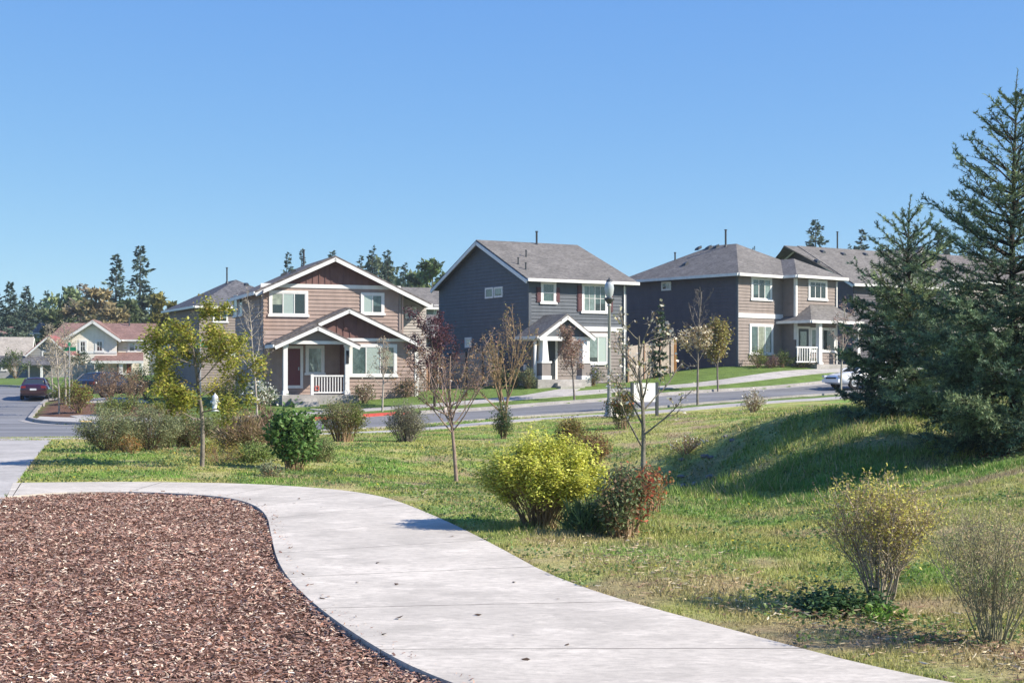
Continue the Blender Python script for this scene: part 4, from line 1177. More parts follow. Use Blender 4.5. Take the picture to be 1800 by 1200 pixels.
m = MB(); m.beam((Xl, Yf - .05, ze), (Xr, Yf - .05, ze), .1, .16); m.beam((Xl - .05, Yf, ze), (Xl - .05, Yb, ze), .1, .16); H.put(m, 'fascia', M['white'])
win(H, c7, 664, 295, 787, 403, panes=2, trim=.09, curtain=((1, .3),)); win(H, c7, 763, 588, 870, 680, panes=1, trim=.12, blinds=(0,))
swin(H, c7, 255, 578, 318, 747, panes=1, trim=.1, split=True, blinds=((0, .5),))
pipe(H, xm - .6, ya_ + .4, zr - .2, 1.1)
k_ = (zr - ze) / hw
roof_vents(H, [(xm + .6, ya_ - .8, ze + k_ * (ya_ - .8 - Yf), k_, 'y'), (xm + 1.4, ya_ - 1.6, ze + k_ * (ya_ - 1.6 - Yf), k_, 'y')])

# ---- the cream house with the maroon roof ---------------------------------------------
def c1(x, y): return x / 4, 400 + y / 4
H = House('cream_house', 113, 168, 8, g1(*at(113, 168)[:2]) - .2, 'cream house with a maroon roof and white gable down the far street')
zb = -1
xa, za = H.f(*c1(650, 643), -.6); xl, zl = H.f(*c1(432, 782), -.6); xr_, zr_ = H.f(*c1(855, 786), -.6); zl = (zl + zr_) / 2; zr_ = zl
xg1 = H.f(*c1(822, 850))[0]; xg0 = H.f(*c1(462, 850))[0]; xE = H.f(*c1(1048, 850), 1.2)[0]
sl = (za - zl) / (xa - xl); D = 9
m = MB(); lap(m, FF(0), zb, zl - .1, xg0, xg1, row=.22); l_, r_ = poly_lap_gable(zl - .15, za - .15, xg0, xa, xg1); lap(m, FF(0), zl - .1, za - .2, l_, r_, row=.22)
lap(m, FF(1.2), zb, zl, xg1, xE, row=.22); H.put(m, 'wall', M['cream'])
m = MB(); m.box(xE - .02, xE, 1.22, D, zb, zl); H.put(m, 'wall', M['slate']); m = MB(); m.box(xg0, xg0 + .02, 0.02, D, zb, zl); H.put(m, 'wall', M['slate'])
gable_roof(H, 'roof', 'roofmaroon', xl, xr_, xa, zl, zl, za, -.6, 6.0)
fascia_gable(H, xl, xr_, xa, zl, zl, za, -.6, 6.0, dep=.3)
m = MB(); zr2 = H.f(*c1(900, 672), 5.2)[1]; x0 = H.f(*c1(372, 700), 5)[0]
m.slab([(x0, .7, zl), (xE + .4, .7, zl), (xE + .4, 5.2, zr2), (x0 + 1.2, 5.2, zr2)], .14); m.slab([(x0 + 1.2, 5.2, zr2), (xE + .4, 5.2, zr2), (xE + .4, 10, zl), (x0, 10, zl)], .14); H.put(m, 'roof', M['roofmaroon'])
m = MB(); m.beam((xr_, .64, zl), (xE + .4, .64, zl), .1, .2); H.put(m, 'fascia', M['white'])
m = MB(); z_ = H.f(*c1(650, 690))[1]; hw_ = (za - .2 - z_) / sl; fbox(m, FF(-.05), xa - hw_, xa + hw_, z_ - .15, z_, .0, .1); fbox(m, FF(-.05), xa - .12, xa + .12, z_, za - .3, 0, .1); H.put(m, 'gable_trim', M['white'])
for q_ in ((553, 788, 612, 880), (668, 788, 732, 880)): win(H, c1, *q_, panes=2, trim=.2, split=True, grid=0)
win(H, c1, 898, 798, 958, 880, 1.2, panes=1, trim=.18, split=True, blinds=((0, .6),)); win(H, c1, 560, 930, 608, 985, panes=1, trim=.15, split=True)
m = MB(); zz0 = H.f(*c1(800, 885))[1]; fbox(m, FF(0), xg0, xg1, zz0, zz0 + .3, 0, .06); H.put(m, 'belly_band', M['white'])
px0, px1 = H.f(*c1(640, 930), -1.6)[0], H.f(*c1(1010, 930), -1.6)[0]; zp0 = H.f(*c1(820, 936), -1.6)[1]; zp1 = H.f(*c1(820, 893), 0)[1]
m = MB(); m.slab([(px0, -1.8, zp0), (px1, -1.8, zp0), (px1 - .3, 1.1, zp1 + .3), (px0 + .5, 1.1, zp1 + .3)], .14); H.put(m, 'porch_roof', M['roofmaroon'])
m = MB(); m.beam((px0, -1.86, zp0), (px1, -1.86, zp0), .1, .3); H.put(m, 'fascia', M['white'])
for x in (px0 + .5, H.f(*c1(850, 1000), -1.6)[0], px1 - .3):
    m = MB(); m.box(x - .2, x + .2, -1.7, -1.3, zb, zp0 - .1); H.put(m, 'porch_post', M['white'])
a, b = H.f(*c1(890, 1030), 1.2), H.f(*c1(925, 955), 1.2)
door(H, FF(1.2), a[0], b[0], a[1], b[1], 'reddoor2')
a, b = H.f(*c1(700, 1060), -1.6), H.f(*c1(1000, 1025), -1.6); railing(H, a[0], b[0], -1.75, a[1], b[1], 22)
pipe(H, xa + 3.5, 4.5, zr2 - .4, 1.0, .08)

# ---- other houses further off ------------------------------------------------------------
def simple_house(name, u0, u1, Y, deg, v_eave, v_ridge, label, wall, roof, gable_front=False, depth=9, ridge_in=.0, windows=(), door_at=None, over=.45, trim='white'):
    """a plainer house: walls, roof, fascia and its windows (each window given in photo pixels)"""
    H = House(name, u0, Y, deg, g1(*at((u0 + u1) / 2, Y)[:2]) - .3, label)
    W = H.f(u1, v_eave)[0]; ze = H.f(u0, v_eave)[1]; zb = -1.2
    if gable_front:
        zr = H.f((u0 + u1) / 2, v_ridge, -over)[1]; xm = W / 2
        sl = (zr - ze) / (xm + over)
        m = MB(); lap(m, FF(0), zb, ze - .1, 0, W, row=.2)
        l_, r_ = poly_lap_gable(ze - .1, zr - .2, 0, xm, W); lap(m, FF(0), ze - .1, zr - .25, l_, r_, row=.2); lap(m, FL(0), zb, ze, depth, 0, row=.2)
        m.box(W - .02, W, .02, depth, zb, ze); H.put(m, 'wall', M[wall])
        gable_roof(H, 'roof', roof, -over, W + over, xm, ze, ze, zr, -over, depth + over)
        fascia_gable(H, -over, W + over, xm, ze, ze, zr, -over, depth + over)
    else:
        ym = depth / 2
        zr = H.f((u0 + u1) / 2, v_ridge, ym)[1]
        m = MB(); lap(m, FF(0), zb, ze - .05, 0, W, row=.2); lap(m, FL(0), zb, ze - .05, depth, 0, row=.2)
        l_, r_ = poly_lap_gable(ze - .05, zr - .2, depth, ym, 0); lap(m, FL(0), ze - .05, zr - .25, l_, r_, row=.2)
        m.box(W - .02, W, .02, depth, zb, ze - .05)
        m.add([(W, 0, ze - .05), (W, depth, ze - .05), (W, ym, zr - .2)], tris=[(0, 1, 2)]); H.put(m, 'wall', M[wall])
        m = MB(); m.slab([(-over, -over, ze), (W + over, -over, ze), (W + over, ym, zr), (-over, ym, zr)], .13); m.slab([(-over, ym, zr), (W + over, ym, zr), (W + over, depth + over, ze), (-over, depth + over, ze)], .13); H.put(m, 'roof', M[roof])
        m = MB(); m.beam((-over, -over - .05, ze), (W + over, -over - .05, ze), .1, .18)
        for x in (-over - .03, W + over + .03): rake(m, (x, -over, ze - .03), (x, ym, zr - .03)); rake(m, (x, ym, zr - .03), (x, depth + over, ze - .03))
        H.put(m, 'fascia', M[trim])
    for w_ in windows:
        a = H.f(w_[0], w_[3]); b = H.f(w_[2], w_[1]); window(H, FF(0), a[0], b[0], a[1], b[1], panes=w_[4] if len(w_) > 4 else 2, trim=.1, curtain=((0, .3),))
    H.W, H.ze, H.zr = W, ze, zr
    return H

H = simple_house('long_roof_house', 1500, 1668, 104, 34, 499, 444, 'blue grey house with a long grey gabled roof partly hidden behind the spruces', 'navy', 'roofgrey', depth=10)
# its tall roof reaches out over a lower wing towards the street corner
m = MB(); x0 = H.f(1378, 450, 5)[0]
m.slab([(x0 + 2.4, -.45, H.ze - .05), (-.40, -.45, H.ze - .05), (-.40, 5, H.zr - .05), (x0, 5, H.zr - .05)], .12); m.slab([(x0, 5, H.zr - .05), (-.40, 5, H.zr - .05), (-.40, 10.4, H.ze - .05), (x0 + 2.4, 10.4, H.ze - .05)], .12); H.put(m, 'roof', M['roofgrey'])
m = MB(); lap(m, FF(.3), -1.2, H.ze - .1, x0 + 2.6, 0); H.put(m, 'wall', M['navy']); m = MB(); lap(m, FL(x0 + 2.6), -1.2, H.ze - .1, 9, .3); H.put(m, 'wall', M['navy'])
pipe(H, H.f(1472, 450, 5)[0], 5.0, H.zr - .1, 1.3)
for u_, y_ in ((1446, 4.2), (1482, 4.0), (1521, 4.2), (1436, 2.6)):
    x_ = H.f(u_, 450, y_)[0]; roof_vents(H, [(x_, y_, H.ze + (H.zr - H.ze) / 5.45 * (y_ + .45), (H.zr - H.ze) / 5.45, 'y')])
simple_house('tan_gable_house', 1560, 1668, 118, 30, 508, 432, 'tan house with a broad white trimmed gable glimpsed between the two spruces', 'tanwall', 'roofbrown', gable_front=True, windows=((1612, 470, 1632, 492),))
simple_house('grey_roof_house', 1668, 1860, 112, 36, 492, 455, 'house with a brown grey roof showing through the right hand spruce', 'beige', 'roofbrown', depth=10)
simple_house('grey_back_house', 742, 800, 118, 24, 540, 506, 'small grey house squeezed between the brown house and the blue grey house', 'greywall', 'roofgrey', depth=8, windows=((762, 536, 771, 552),))
H = simple_house('low_garage', 706, 790, 97, 22, 588, 553, 'low grey roofed garage behind the right corner of the brown house', 'beige', 'roofgrey', depth=6)
simple_house('tan_roof_cottage', -48, 47, 158, 14, 631, 592, 'low cottage with a wide tan roof at the left end of the far street', 'greywall', 'rooftan', depth=9, windows=((2, 638, 12, 652), (20, 638, 32, 652)))
H = House('porch_cottage', 52, 152, 10, g1(*at(60, 152)[:2]) - .3, 'small grey cottage with a steep red roof beside the tan roofed cottage')
W = 3.8; ze = H.f(60, 620)[1]; zr = H.f(66, 588)[1]
m = MB(); lap(m, FF(0), -1, ze, 0, W); l_, r_ = poly_lap_gable(ze, zr - .2, 0, W / 2, W); lap(m, FF(0), ze, zr - .25, l_, r_); lap(m, FL(0), -1, ze, 8, 0); m.box(W - .02, W, .02, 8, -1, ze); H.put(m, 'wall', M['greywall'])
gable_roof(H, 'roof', 'roofred', -.4, W + .4, W / 2, ze - .2, ze - .2, zr, -.5, 8.4); fascia_gable(H, -.4, W + .4, W / 2, ze - .2, ze - .2, zr, -.5, 8.4)
window(H, FF(0), 1.2, 2.6, ze - 1.2, ze + .2, panes=2)
m = MB(); m.slab([(-4, -1.8, ze - 1.2), (W * .9, -1.8, ze - 1.2), (W * .9, 0, ze - .3), (-4, 0, ze - .3)], .12); H.put(m, 'porch_roof', M['roofdark'])
for x in (-3.6, -1.2, 1.4): H.put(MB().box(x - .12, x + .12, -1.7, -1.46, -1, ze - 1.25), 'porch_post', M['white'])
simple_house('pale_blue_house', 60, 93, 215, -6, 585, 559, 'tall pale blue house with a slanted grey roof among the far conifers', 'bluewall', 'roofgrey', depth=9, windows=((72, 590, 80, 604), (84, 578, 90, 596)))
simple_house('far_red_roof_house', -40, 55, 228, 4, 588, 574, 'far house with a low red brown roof under the two dark conifers', 'cream', 'roofmaroon', depth=9)
# ------------------------------------------------------------------ cars and street furniture
def loft(mb, secs, close=True):
    """skin a list of equal-length closed sections"""
    n = len(secs[0]); V = np.concatenate(secs); q = []
    for a in range(len(secs) - 1):
        for k in range(n):
            q.append((a * n + k, a * n + (k + 1) % n, (a + 1) * n + (k + 1) % n, (a + 1) * n + k))
    t = []
    if close:
        for base, flip in ((0, 1), ((len(secs) - 1) * n, 0)):
            for k in range(1, n - 1): t.append((base, base + k + 1, base + k) if flip else (base, base + k, base + k + 1))
    mb.add(V, q, t)

def make_car(name, label, loc, heading, paintmat, suv=False):
    """x points forward; origin on the road under its middle"""
    root = empty(name, loc, label, 'car', None, heading)
    Lh = 2.3
    #      x     half width  bottom  belt height
    st = [(-2.30, .70, .42, .80), (-2.22, .80, .30, .96), (-1.9, .86, .24, 1.01), (-1.2, .88, .22, .98), (0, .885, .22, .94), (.9, .88, .22, .92), (1.6, .86, .22, .84), (2.05, .82, .25, .74), (2.25, .74, .30, .64), (2.31, .62, .40, .56)]
    if suv: st = [(x, w, b + .06, h * 1.12) for x, w, b, h in st]
    secs = []
    for x, w, b, h in st:
        mid = b + (h - b) * .55
        hf = [(w * .84, b), (w * .97, b + .10), (w, mid), (w * .97, h - .09), (w * .86, h - .015), (w * .45, h + .025)]
        secs.append(A([(x, y, z) for y, z in hf] + [(x, -y, z) for y, z in hf[::-1]]))
    m = MB(); loft(m, secs); m.build('body', paintmat, root, smooth=True)
    # greenhouse
    gh = [(-1.85, .70, .58, .02), (-1.35, .72, .56, .36), (-.75, .73, .56, .45), (.05, .73, .56, .46), (.55, .72, .55, .36), (1.22, .68, .60, .0)]
    if suv: gh = [(-2.1, .74, .62, .1), (-1.95, .74, .6, .5), (-.8, .75, .6, .58), (.2, .75, .6, .56), (.6, .74, .58, .46), (1.25, .70, .60, .0)]
    hb = lambda x: np.interp(x, [s[0] for s in st], [s[3] for s in st])
    m = MB(); secs = []
    for x, wb, wt, dz in gh:
        z0 = hb(x) - .03
        secs.append(A([(x, wb + .06, z0), (x, wt + (wb - wt) * .15, z0 + dz * .92 + .03), (x, wt - .05, z0 + dz + .03), (x, -wt + .05, z0 + dz + .03), (x, -wt - (wb - wt) * .15, z0 + dz * .92 + .03), (x, -wb - .06, z0)]))
    loft(m, secs); m.build('window', M['carglass'], root, smooth=False)
    # roof skin and pillars in body colour
    m = MB(); r = []
    for x, wb, wt, dz in gh[1:-1]:
        z0 = hb(x) + dz; r.append(A([(x, wt + .02, z0 - .05), (x, wt - .05, z0 + .018), (x, 0, z0 + .035), (x, -wt + .05, z0 + .018), (x, -wt - .02, z0 - .05), (x, 0, z0 - .02)]))
    loft(m, r); m.build('roof', paintmat, root, smooth=True)
    m = MB()
    for sgn in (-1, 1):
        for (i, xa_), (j, xb_) in (((0, -1.85), (1, -1.35)), ((5, 1.2), (4, .55))):
            m.tube([(gh[i][0], sgn * (gh[i][1] + .03), hb(gh[i][0]) - .02), (gh[j][0], sgn * (gh[j][2] + .03), hb(gh[j][0]) + gh[j][3])], .045, 6)
        m.tube([(-.35, sgn * .79, hb(0) - .02), (-.4, sgn * .60, hb(0) + .43)], .035, 6)
    m.build('pillars', paintmat, root)
    for x in (-1.38, 1.42):
        for sgn in (-1, 1):
            t = MB(); ang = np.linspace(0, 2 * np.pi, 20, endpoint=False)
            R0 = .33 if not suv else .36
            prof = [(R0 * .62, .0), (R0 * .97, .0), (R0, .03), (R0, .17), (R0 * .97, .20), (R0 * .62, .20)]
            V = np.stack([np.stack([x + p * np.cos(ang), np.full(20, sgn * (.87 - d)), R0 + p * np.sin(ang)], 1) for p, d in prof])
            q = [(a * 20 + k, a * 20 + (k + 1) % 20, (a + 1) * 20 + (k + 1) % 20, (a + 1) * 20 + k) for a in range(5) for k in range(20)]
            t.add(V.reshape(-1, 3), q); w = t.build('wheel', M['tyre'], root, smooth=False)
            t = MB(); V = np.concatenate([np.stack([x + p * np.cos(ang), np.full(20, sgn * yy_), R0 + p * np.sin(ang)], 1) for p, yy_ in ((R0 * .64, .85), (R0 * .5, .84), (R0 * .12, .86))])
            t.add(V, [(a * 20 + k, a * 20 + (k + 1) % 20, (a + 1) * 20 + (k + 1) % 20, (a + 1) * 20 + k) for a in range(2) for k in range(20)], [(40, 40 + k, 40 + k + 1) for k in range(1, 19)])
            t.build('rim', M['rim'], w)
    for sgn in (-1, 1):
        MB().box(2.12, 2.285, sgn * .70 - .13, sgn * .70 + .08 * (1 if sgn < 0 else 1), .60, .72).build('headlight', M['lampclear'], root)
        MB().box(-2.315, -2.17, sgn * .62 - .15, sgn * .62 + .15, .76, .90).build('tail_light', M['lampred'], root)
        MB().box(.75, .92, sgn * .93 - .09, sgn * .93 + .09, .96, 1.08).build('mirror', paintmat, root)
    MB().box(-2.345, -2.30, -.78, .78, .42, .60).build('bumper', paintmat, root)
    MB().box(2.29, 2.36, -.74, .74, .34, .52).build('bumper', paintmat, root)
    MB().box(-2.36, -2.346, -.2, .2, .62, .74).build('number_plate', M['plate'], root)
    MB().box(2.30, 2.325, -.45, .45, .53, .61).build('grille', M['black'], root)
    return root

x, y, z = at(65, 97.5)
make_car('parked_car', 'dark red saloon car seen from behind on the left hand street', (x, y, z - .11), math.radians(102), M['carred'])
x, y, z = at(1524, 79.0)
make_car('parked_car', 'white saloon car at the kerb half hidden by the spruce', (x, y, z - .11), math.radians(203), M['carwhite'])
x, y, z = at(188, 84)
make_car('parked_car', 'black car on the driveway behind the brown shrub', (x, y, z + .03), math.radians(70), M['carblack'])

# street lamp
x, y, z = at(1071, 58.3); z -= .03
root = empty('street_lamp', (x, y, z), 'tall grey street lamp post with a frosted acorn lantern', 'street lamp')
top = EYE - (488 - HORIZON) / FPX * y - z
MB().lathe([(0, 0), (.22, 0), (.22, .10), (.17, .18), (.15, .55), (.12, .62), (.10, .75)], 14).build('base', M['polemetal'], root, smooth=True)
MB().lathe([(.085, .75), (.055, top - 1.15), (.08, top - 1.12), (.08, top - 1.06), (.055, top - 1.03)], 14).build('pole', M['polemetal'], root, smooth=True)
MB().lathe([(.075, top - 1.03), (.15, top - .92), (.20, top - .86), (.20, top - .80), (.13, top - .78), (0, top - .78)], 14).build('lamp_holder', M['darkmetal'], root, smooth=True)
MB().lathe([(.10, top - .78), (.16, top - .64), (.19, top - .42), (.165, top - .26), (.11, top - .15), (.0, top - .13)], 16).build('lamp_globe', M['lampglass'], root, smooth=True)
MB().lathe([(.13, top - .155), (.10, top - .09), (.04, top - .06), (.03, top - .01), (0, top)], 12).build('finial', M['darkmetal'], root, smooth=True)

# hydrant
x, y, z = at(378, 70.0)
root = empty('fire_hydrant', (x, y, z), 'pale grey fire hydrant on the strip before the brown house', 'fire hydrant')
MB().lathe([(0, 0), (.19, 0), (.19, .06), (.13, .07), (.125, .52), (.16, .53), (.16, .58), (.13, .60)], 14).build('body', M['hydrant'], root, smooth=True)
MB().lathe([(.15, .60), (.14, .70), (.09, .78), (.04, .80), (.04, .86), (0, .86)], 14).build('bonnet', M['hydrant'], root, smooth=True)
for s_ in (-1, 1): MB().tube([(s_ * .10, 0, .45), (s_ * .22, 0, .45)], .065, 10, cap=True).build('outlet', M['hydrant'], root)
MB().tube([(0, -.1, .42), (0, -.23, .42)], .09, 10, cap=True).build('pumper_outlet', M['hydrant'], root)

# blank sign panel on two posts (its back is towards the path)
x, y, z = at(1133, 56.5)
root = empty('sign_board', (x, y, z), 'blank white sign panel on two dark posts beside the pavement', 'sign', None, math.radians(24))
zc = EYE - (673 - HORIZON) / FPX * y - z; z0_ = EYE - (706 - HORIZON) / FPX * y - z
MB().box(-.50, .50, -.02, .02, z0_, zc).build('panel', M['signwhite'], root)
for s_ in (-.54, .54): MB().box(s_ - .05, s_ + .05, -.05, .05, -.3, zc + .03).build('post', M['darkmetal'], root)

# green street name signs on poles
for u, Y, v0, lab in ((122, 74, 609, 'green street name blades on a thin pole beside the birch saplings'), (352, 66, 602, 'green street name blades on a pole behind the yellow green maple')):
    x, y, z = at(u, Y); t_ = EYE - (v0 - HORIZON) / FPX * Y - z
    root = empty('street_sign', (x, y, z), lab, 'street sign', 'street name signs at the corner', math.radians(8))
    MB().tube([(0, 0, -.2), (0, 0, t_ + .02)], .035, 8, cap=True).build('pole', M['polemetal'], root)
    MB().box(-.32, .32, -.012, .012, t_ - .22, t_ - .02).build('sign_blade', M['green'], root)
    MB().box(-.012, .012, -.30, .30, t_ + .02, t_ + .20).build('sign_blade', M['green'], root)

# fences --------------------------------------------------------------------
def fence(name, label, p0, p1, h, mat, postmat, nposts, board=.15, gap=.012, drop=0.0, cap=False):
    p0, p1 = A(p0[:2]), A(p1[:2]); d = p1 - p0; Lf = np.linalg.norm(d); ang = math.atan2(d[1], d[0])
    z0_ = g1(*p0); root = empty(name, (p0[0], p0[1], z0_), label, 'fence', None, ang)
    rs_ = np.random.RandomState(int(abs(p0[0] * 37 + p0[1])))
    m = MB(); nb_ = int(Lf / (board + gap))
    for k in range(nb_):
        a = k * (board + gap); c = p0 + d * (a / Lf); zz_ = g1(*c) - z0_
        m.box(a, a + board, -.011 + rs_.rand() * .004, .011 + rs_.rand() * .004, zz_ + .03, zz_ + h + rs_.rand() * .015 - drop)
    zz_ = g1(*p1) - z0_
    for hh in (.35, h - .3): m.beam((0, .035, hh + .1), (Lf, .035, zz_ + hh + .1), .04, .09)
    if cap: m.beam((0, 0, h + .05), (Lf, 0, zz_ + h + .05), .10, .04)
    m.build('boards', M[mat], root)
    for k in range(nposts):
        a = Lf * k / max(1, nposts - 1); c = p0 + d * (a / Lf); zz_ = g1(*c) - z0_
        MB().box(a - .05, a + .05, -.075, -.014, zz_ - .2, zz_ + h + .06).build('post', M[postmat], root)
fence('wooden_fence', 'reddish cedar fence joining the right side of the brown house', at(733, 79.5), at(772, 82.0), 1.75, 'wood', 'wood', 3)
fence('wooden_fence', 'grey painted board fence with dark posts beside the blue grey house', at(792, 83.0), at(880, 80.0), 1.95, 'greygate', 'darkmetal', 4)
fence('wooden_fence', 'pale weathered wooden fence between the blue grey and hip roofed houses', at(1103, 82.6), at(1186, 86.5), 2.0, 'woodpale', 'wood', 4)
x, y, z = at(1187, 86.0)
tag(MB().box(-.07, .07, -.07, .07, -.2, 2.0).box(-.09, .09, -.09, .09, 2.0, 2.06).build('fence_post', M['woodorange'], loc=(x, y, z)), 'new orange timber post at the end of the pale weathered fence', 'post')
fence('picket_fence', 'low pale grey board fence before the cream house', at(122, 118), at(166, 117), 1.3, 'woodgrey', 'woodgrey', 4)
# ------------------------------------------------------------------ plants
def rand_perp(d, rs):
    r = rs.normal(size=3); r -= d * np.dot(r, d)
    return r / max(np.linalg.norm(r), 1e-6)

class Grower:
    """branching wood grown into one mesh; remembers twig points for leaves"""
    def __init__(s, rs):
        s.rs, s.wood, s.trunk, s.tw, s.td = rs, MB(), MB(), [], []
    def limb(s, p, d, length, r0, level, P, mb=None):
        rs = s.rs
        n = max(3, int(P['seg'][min(level, len(P['seg']) - 1)]))
        pts = [p]; cur = nrm(d)
        wob = P['wob'][min(level, len(P['wob']) - 1)]; upb = P['up'][min(level, len(P['up']) - 1)]
        for k in range(n):
            cur = nrm(cur + rs.normal(size=3) * wob + A((0, 0, upb)))
            pts.append(pts[-1] + cur * length / n)
        pts = A(pts)
        tip = P.get('tip', .35) if level < P['levels'] else .5
        rad = r0 * np.linspace(1, tip, n + 1)
        (mb or s.wood).tube(pts, rad, 7 if level == 0 else (5 if level == 1 else 3))
        if level >= P['levels'] - P.get('leaflevels', 1) + 1 or level == P['levels']:
            tt = np.linspace(.15, 1, P.get('leafpts', 5))
            f = tt * n; i = np.minimum(f.astype(int), n - 1)
            s.tw.extend(pts[i] + (pts[i + 1] - pts[i]) * (f - i)[:, None]); s.td.extend(nrm(pts[i + 1] - pts[i]))
        if level < P['levels']:
            nb_ = P['kids'][min(level, len(P['kids']) - 1)]
            lo, hi = P['span'][min(level, len(P['span']) - 1)]
            for k in range(nb_):
                t = lo + (hi - lo) * (k + rs.rand()) / nb_
                f = t * n; i = min(int(f), n - 1)
                q = pts[i] + (pts[i + 1] - pts[i]) * (f - i)
                ax = nrm(pts[i + 1] - pts[i])
                if level == 0:
                    a = k * 2.399 + rs.rand() * .8
                    e1 = nrm(np.cross(ax, A((0, 1., .01)))); e2 = np.cross(ax, e1); side = e1 * math.cos(a) + e2 * math.sin(a)
                else:
                    side = rand_perp(ax, rs)
                ang = math.radians(P['ang'][min(level, len(P['ang']) - 1)] + rs.normal() * 8)
                dd = ax * math.cos(ang) + side * math.sin(ang)
                shape = P.get('shape', lambda t: 1 - .5 * t)(t) if level == 0 else (1 - .45 * t)
                L = length * P['len'][min(level, len(P['len']) - 1)] * shape * (.75 + .5 * rs.rand())
                r = max(rad[i] * P.get('rr', .6), P.get('rmin', .006))
                s.limb(q, dd, L, min(r, rad[i]) if level else r, level + 1, P)

def place(u, Y, dz=0.0):
    x, y, z = at(u, Y)
    return (x, y, z + dz)

def tree(name, label, u, Y, H, P, seed, bark, leaf=None, cat='tree', group=None, trunk_h=1.0, r0=.05, lean=0.0, crown='crown', multi=1):
    """deciduous tree: trunk, branches, and whatever leaves, buds or blossom it carries"""
    rs = np.random.RandomState(seed)
    root = empty(name, place(u, Y, -.03), label, cat, group)
    G = Grower(rs)
    for k in range(multi):
        a = k * 6.283 / multi + rs.rand()
        d = A((lean + (.28 * math.cos(a) if multi > 1 else 0), (.28 * math.sin(a) if multi > 1 else 0), 1.0))
        G.limb(A((0., 0, -.05)), d, H * trunk_h * (1 if k == 0 else .8), r0, 0, P, G.trunk)
    G.trunk.build('trunk', bark, root, smooth=True)
    G.wood.build('branches', bark, root, smooth=True)
    tw, td = A(G.tw), A(G.td)
    for lf in (leaf if isinstance(leaf, list) else [leaf] if leaf else []):
        za_, zb_ = lf.get('zr', (-1, 9))
        w = ((tw[:, 2] > za_ * H) & (tw[:, 2] < zb_ * H)).astype(float)
        k = rs.choice(len(tw), lf['n'], p=w / w.sum())
        pts = tw[k] + rs.normal(size=(lf['n'], 3)) * lf.get('spread', .05)
        c = A(lf['cols'])[rs.choice(len(lf['cols']), lf['n'], p=lf.get('p'))] * (.7 + .6 * rs.rand(lf['n']))[:, None]
        sz = lf['size'] * (.6 + .8 * rs.rand(lf['n']))
        m = MB().leaves(pts, sz, rs, c, lf.get('aspect', .6), lf.get('up', .5), along=td[k] if lf.get('follow') else None)
        m.build(lf.get('name', crown), M[lf.get('mat', 'leaf')], root)
    return root

def bush(name, label, u, Y, H, R, seed, stems=26, stem_mat='twigtan', stem_r=.008, leaves=(), cat='shrub', group=None, fan=.9, twigs=6, flat_top=.0, ry=None, dz=0.0, base_r=.10, inner=.25, top_round=.55):
    """shrub: stems fanning out of the ground, twigs on them and leaves towards the outside"""
    rs = np.random.RandomState(seed)
    root = empty(name, place(u, Y, dz - .03), label, cat, group)
    ry = ry or R
    wood = MB(); tw, td = [], []
    for k in range(stems):
        a = rs.rand() * 6.283; q = math.sqrt(rs.rand())
        end = A((math.cos(a) * R * q * fan, math.sin(a) * ry * q * fan, H * (1 - top_round * q ** 2.2) * (.82 + .22 * rs.rand())))
        st = A((math.cos(a) * base_r * q, math.sin(a) * base_r * q, 0))
        mid = st * .5 + end * .5 + A((-end[0] * .12, -end[1] * .12, H * .06)) + rs.normal(size=3) * .03 * H
        t = np.linspace(0, 1, 7)[:, None]
        pts = st * (1 - t) ** 2 + 2 * mid * t * (1 - t) + end * t ** 2
        pts[1:-1] += rs.normal(size=(5, 3)) * .012 * H
        wood.tube(pts, stem_r * np.linspace(1.2, .45, 7), 4)
        tw.extend(pts[2:]); td.extend(nrm(np.gradient(pts, axis=0))[2:])
        for j in range(twigs):
            f = .3 + .68 * rs.rand(); i = min(int(f * 6), 5)
            p = pts[i] + (pts[i + 1] - pts[i]) * (f * 6 - i)
            ax = nrm(pts[i + 1] - pts[i]); d = nrm(ax * .75 + rand_perp(ax, rs) * .75 + A((0, 0, .25)))
            L = H * (.13 + .2 * rs.rand())
            tp = np.stack([p, p + d * L * .5 + rs.normal(size=3) * .012 * H, p + nrm(d + A((0, 0, .3))) * L])
            wood.tube(tp, stem_r * A((.55, .42, .28)), 3)
            tw.extend([tp[1], tp[2], (tp[1] + tp[2]) / 2]); td.extend([d] * 3)
    wood.build('stems', M[stem_mat] if isinstance(stem_mat, str) else stem_mat, root, smooth=True)
    tw, td = A(tw), A(td)
    rad = np.sqrt((tw[:, 0] / R) ** 2 + (tw[:, 1] / ry) ** 2 + ((tw[:, 2] - H * .45) / (H * .6)) ** 2)
    for lf in leaves:
        w = np.clip(rad - lf.get('inner', inner), .02, 1) ** 1.2
        zz_ = tw[:, 2] / H
        w = w * (zz_ > lf.get('zmin', .12)) * (zz_ < lf.get('zmax', 2))
        if 'side' in lf: w = w * (tw[:, 0] * lf['side'] > R * lf.get('sidemin', .1))
        if w.sum() <= 0: continue
        k = rs.choice(len(tw), lf['n'], p=w / w.sum())
        pts = tw[k] + rs.normal(size=(lf['n'], 3)) * lf.get('spread', .04)
        pts[:, 2] = np.maximum(pts[:, 2], .02)
        c = A(lf['cols'])[rs.choice(len(lf['cols']), lf['n'], p=lf.get('p'))] * (.65 + .7 * rs.rand(lf['n']))[:, None]
        MB().leaves(pts, lf['size'] * (.6 + .8 * rs.rand(lf['n'])), rs, c, lf.get('aspect', .5), lf.get('up', .5), along=td[k] if lf.get('follow') else None).build(lf.get('name', 'foliage'), M[lf.get('mat', 'leaf')], root)
    return root

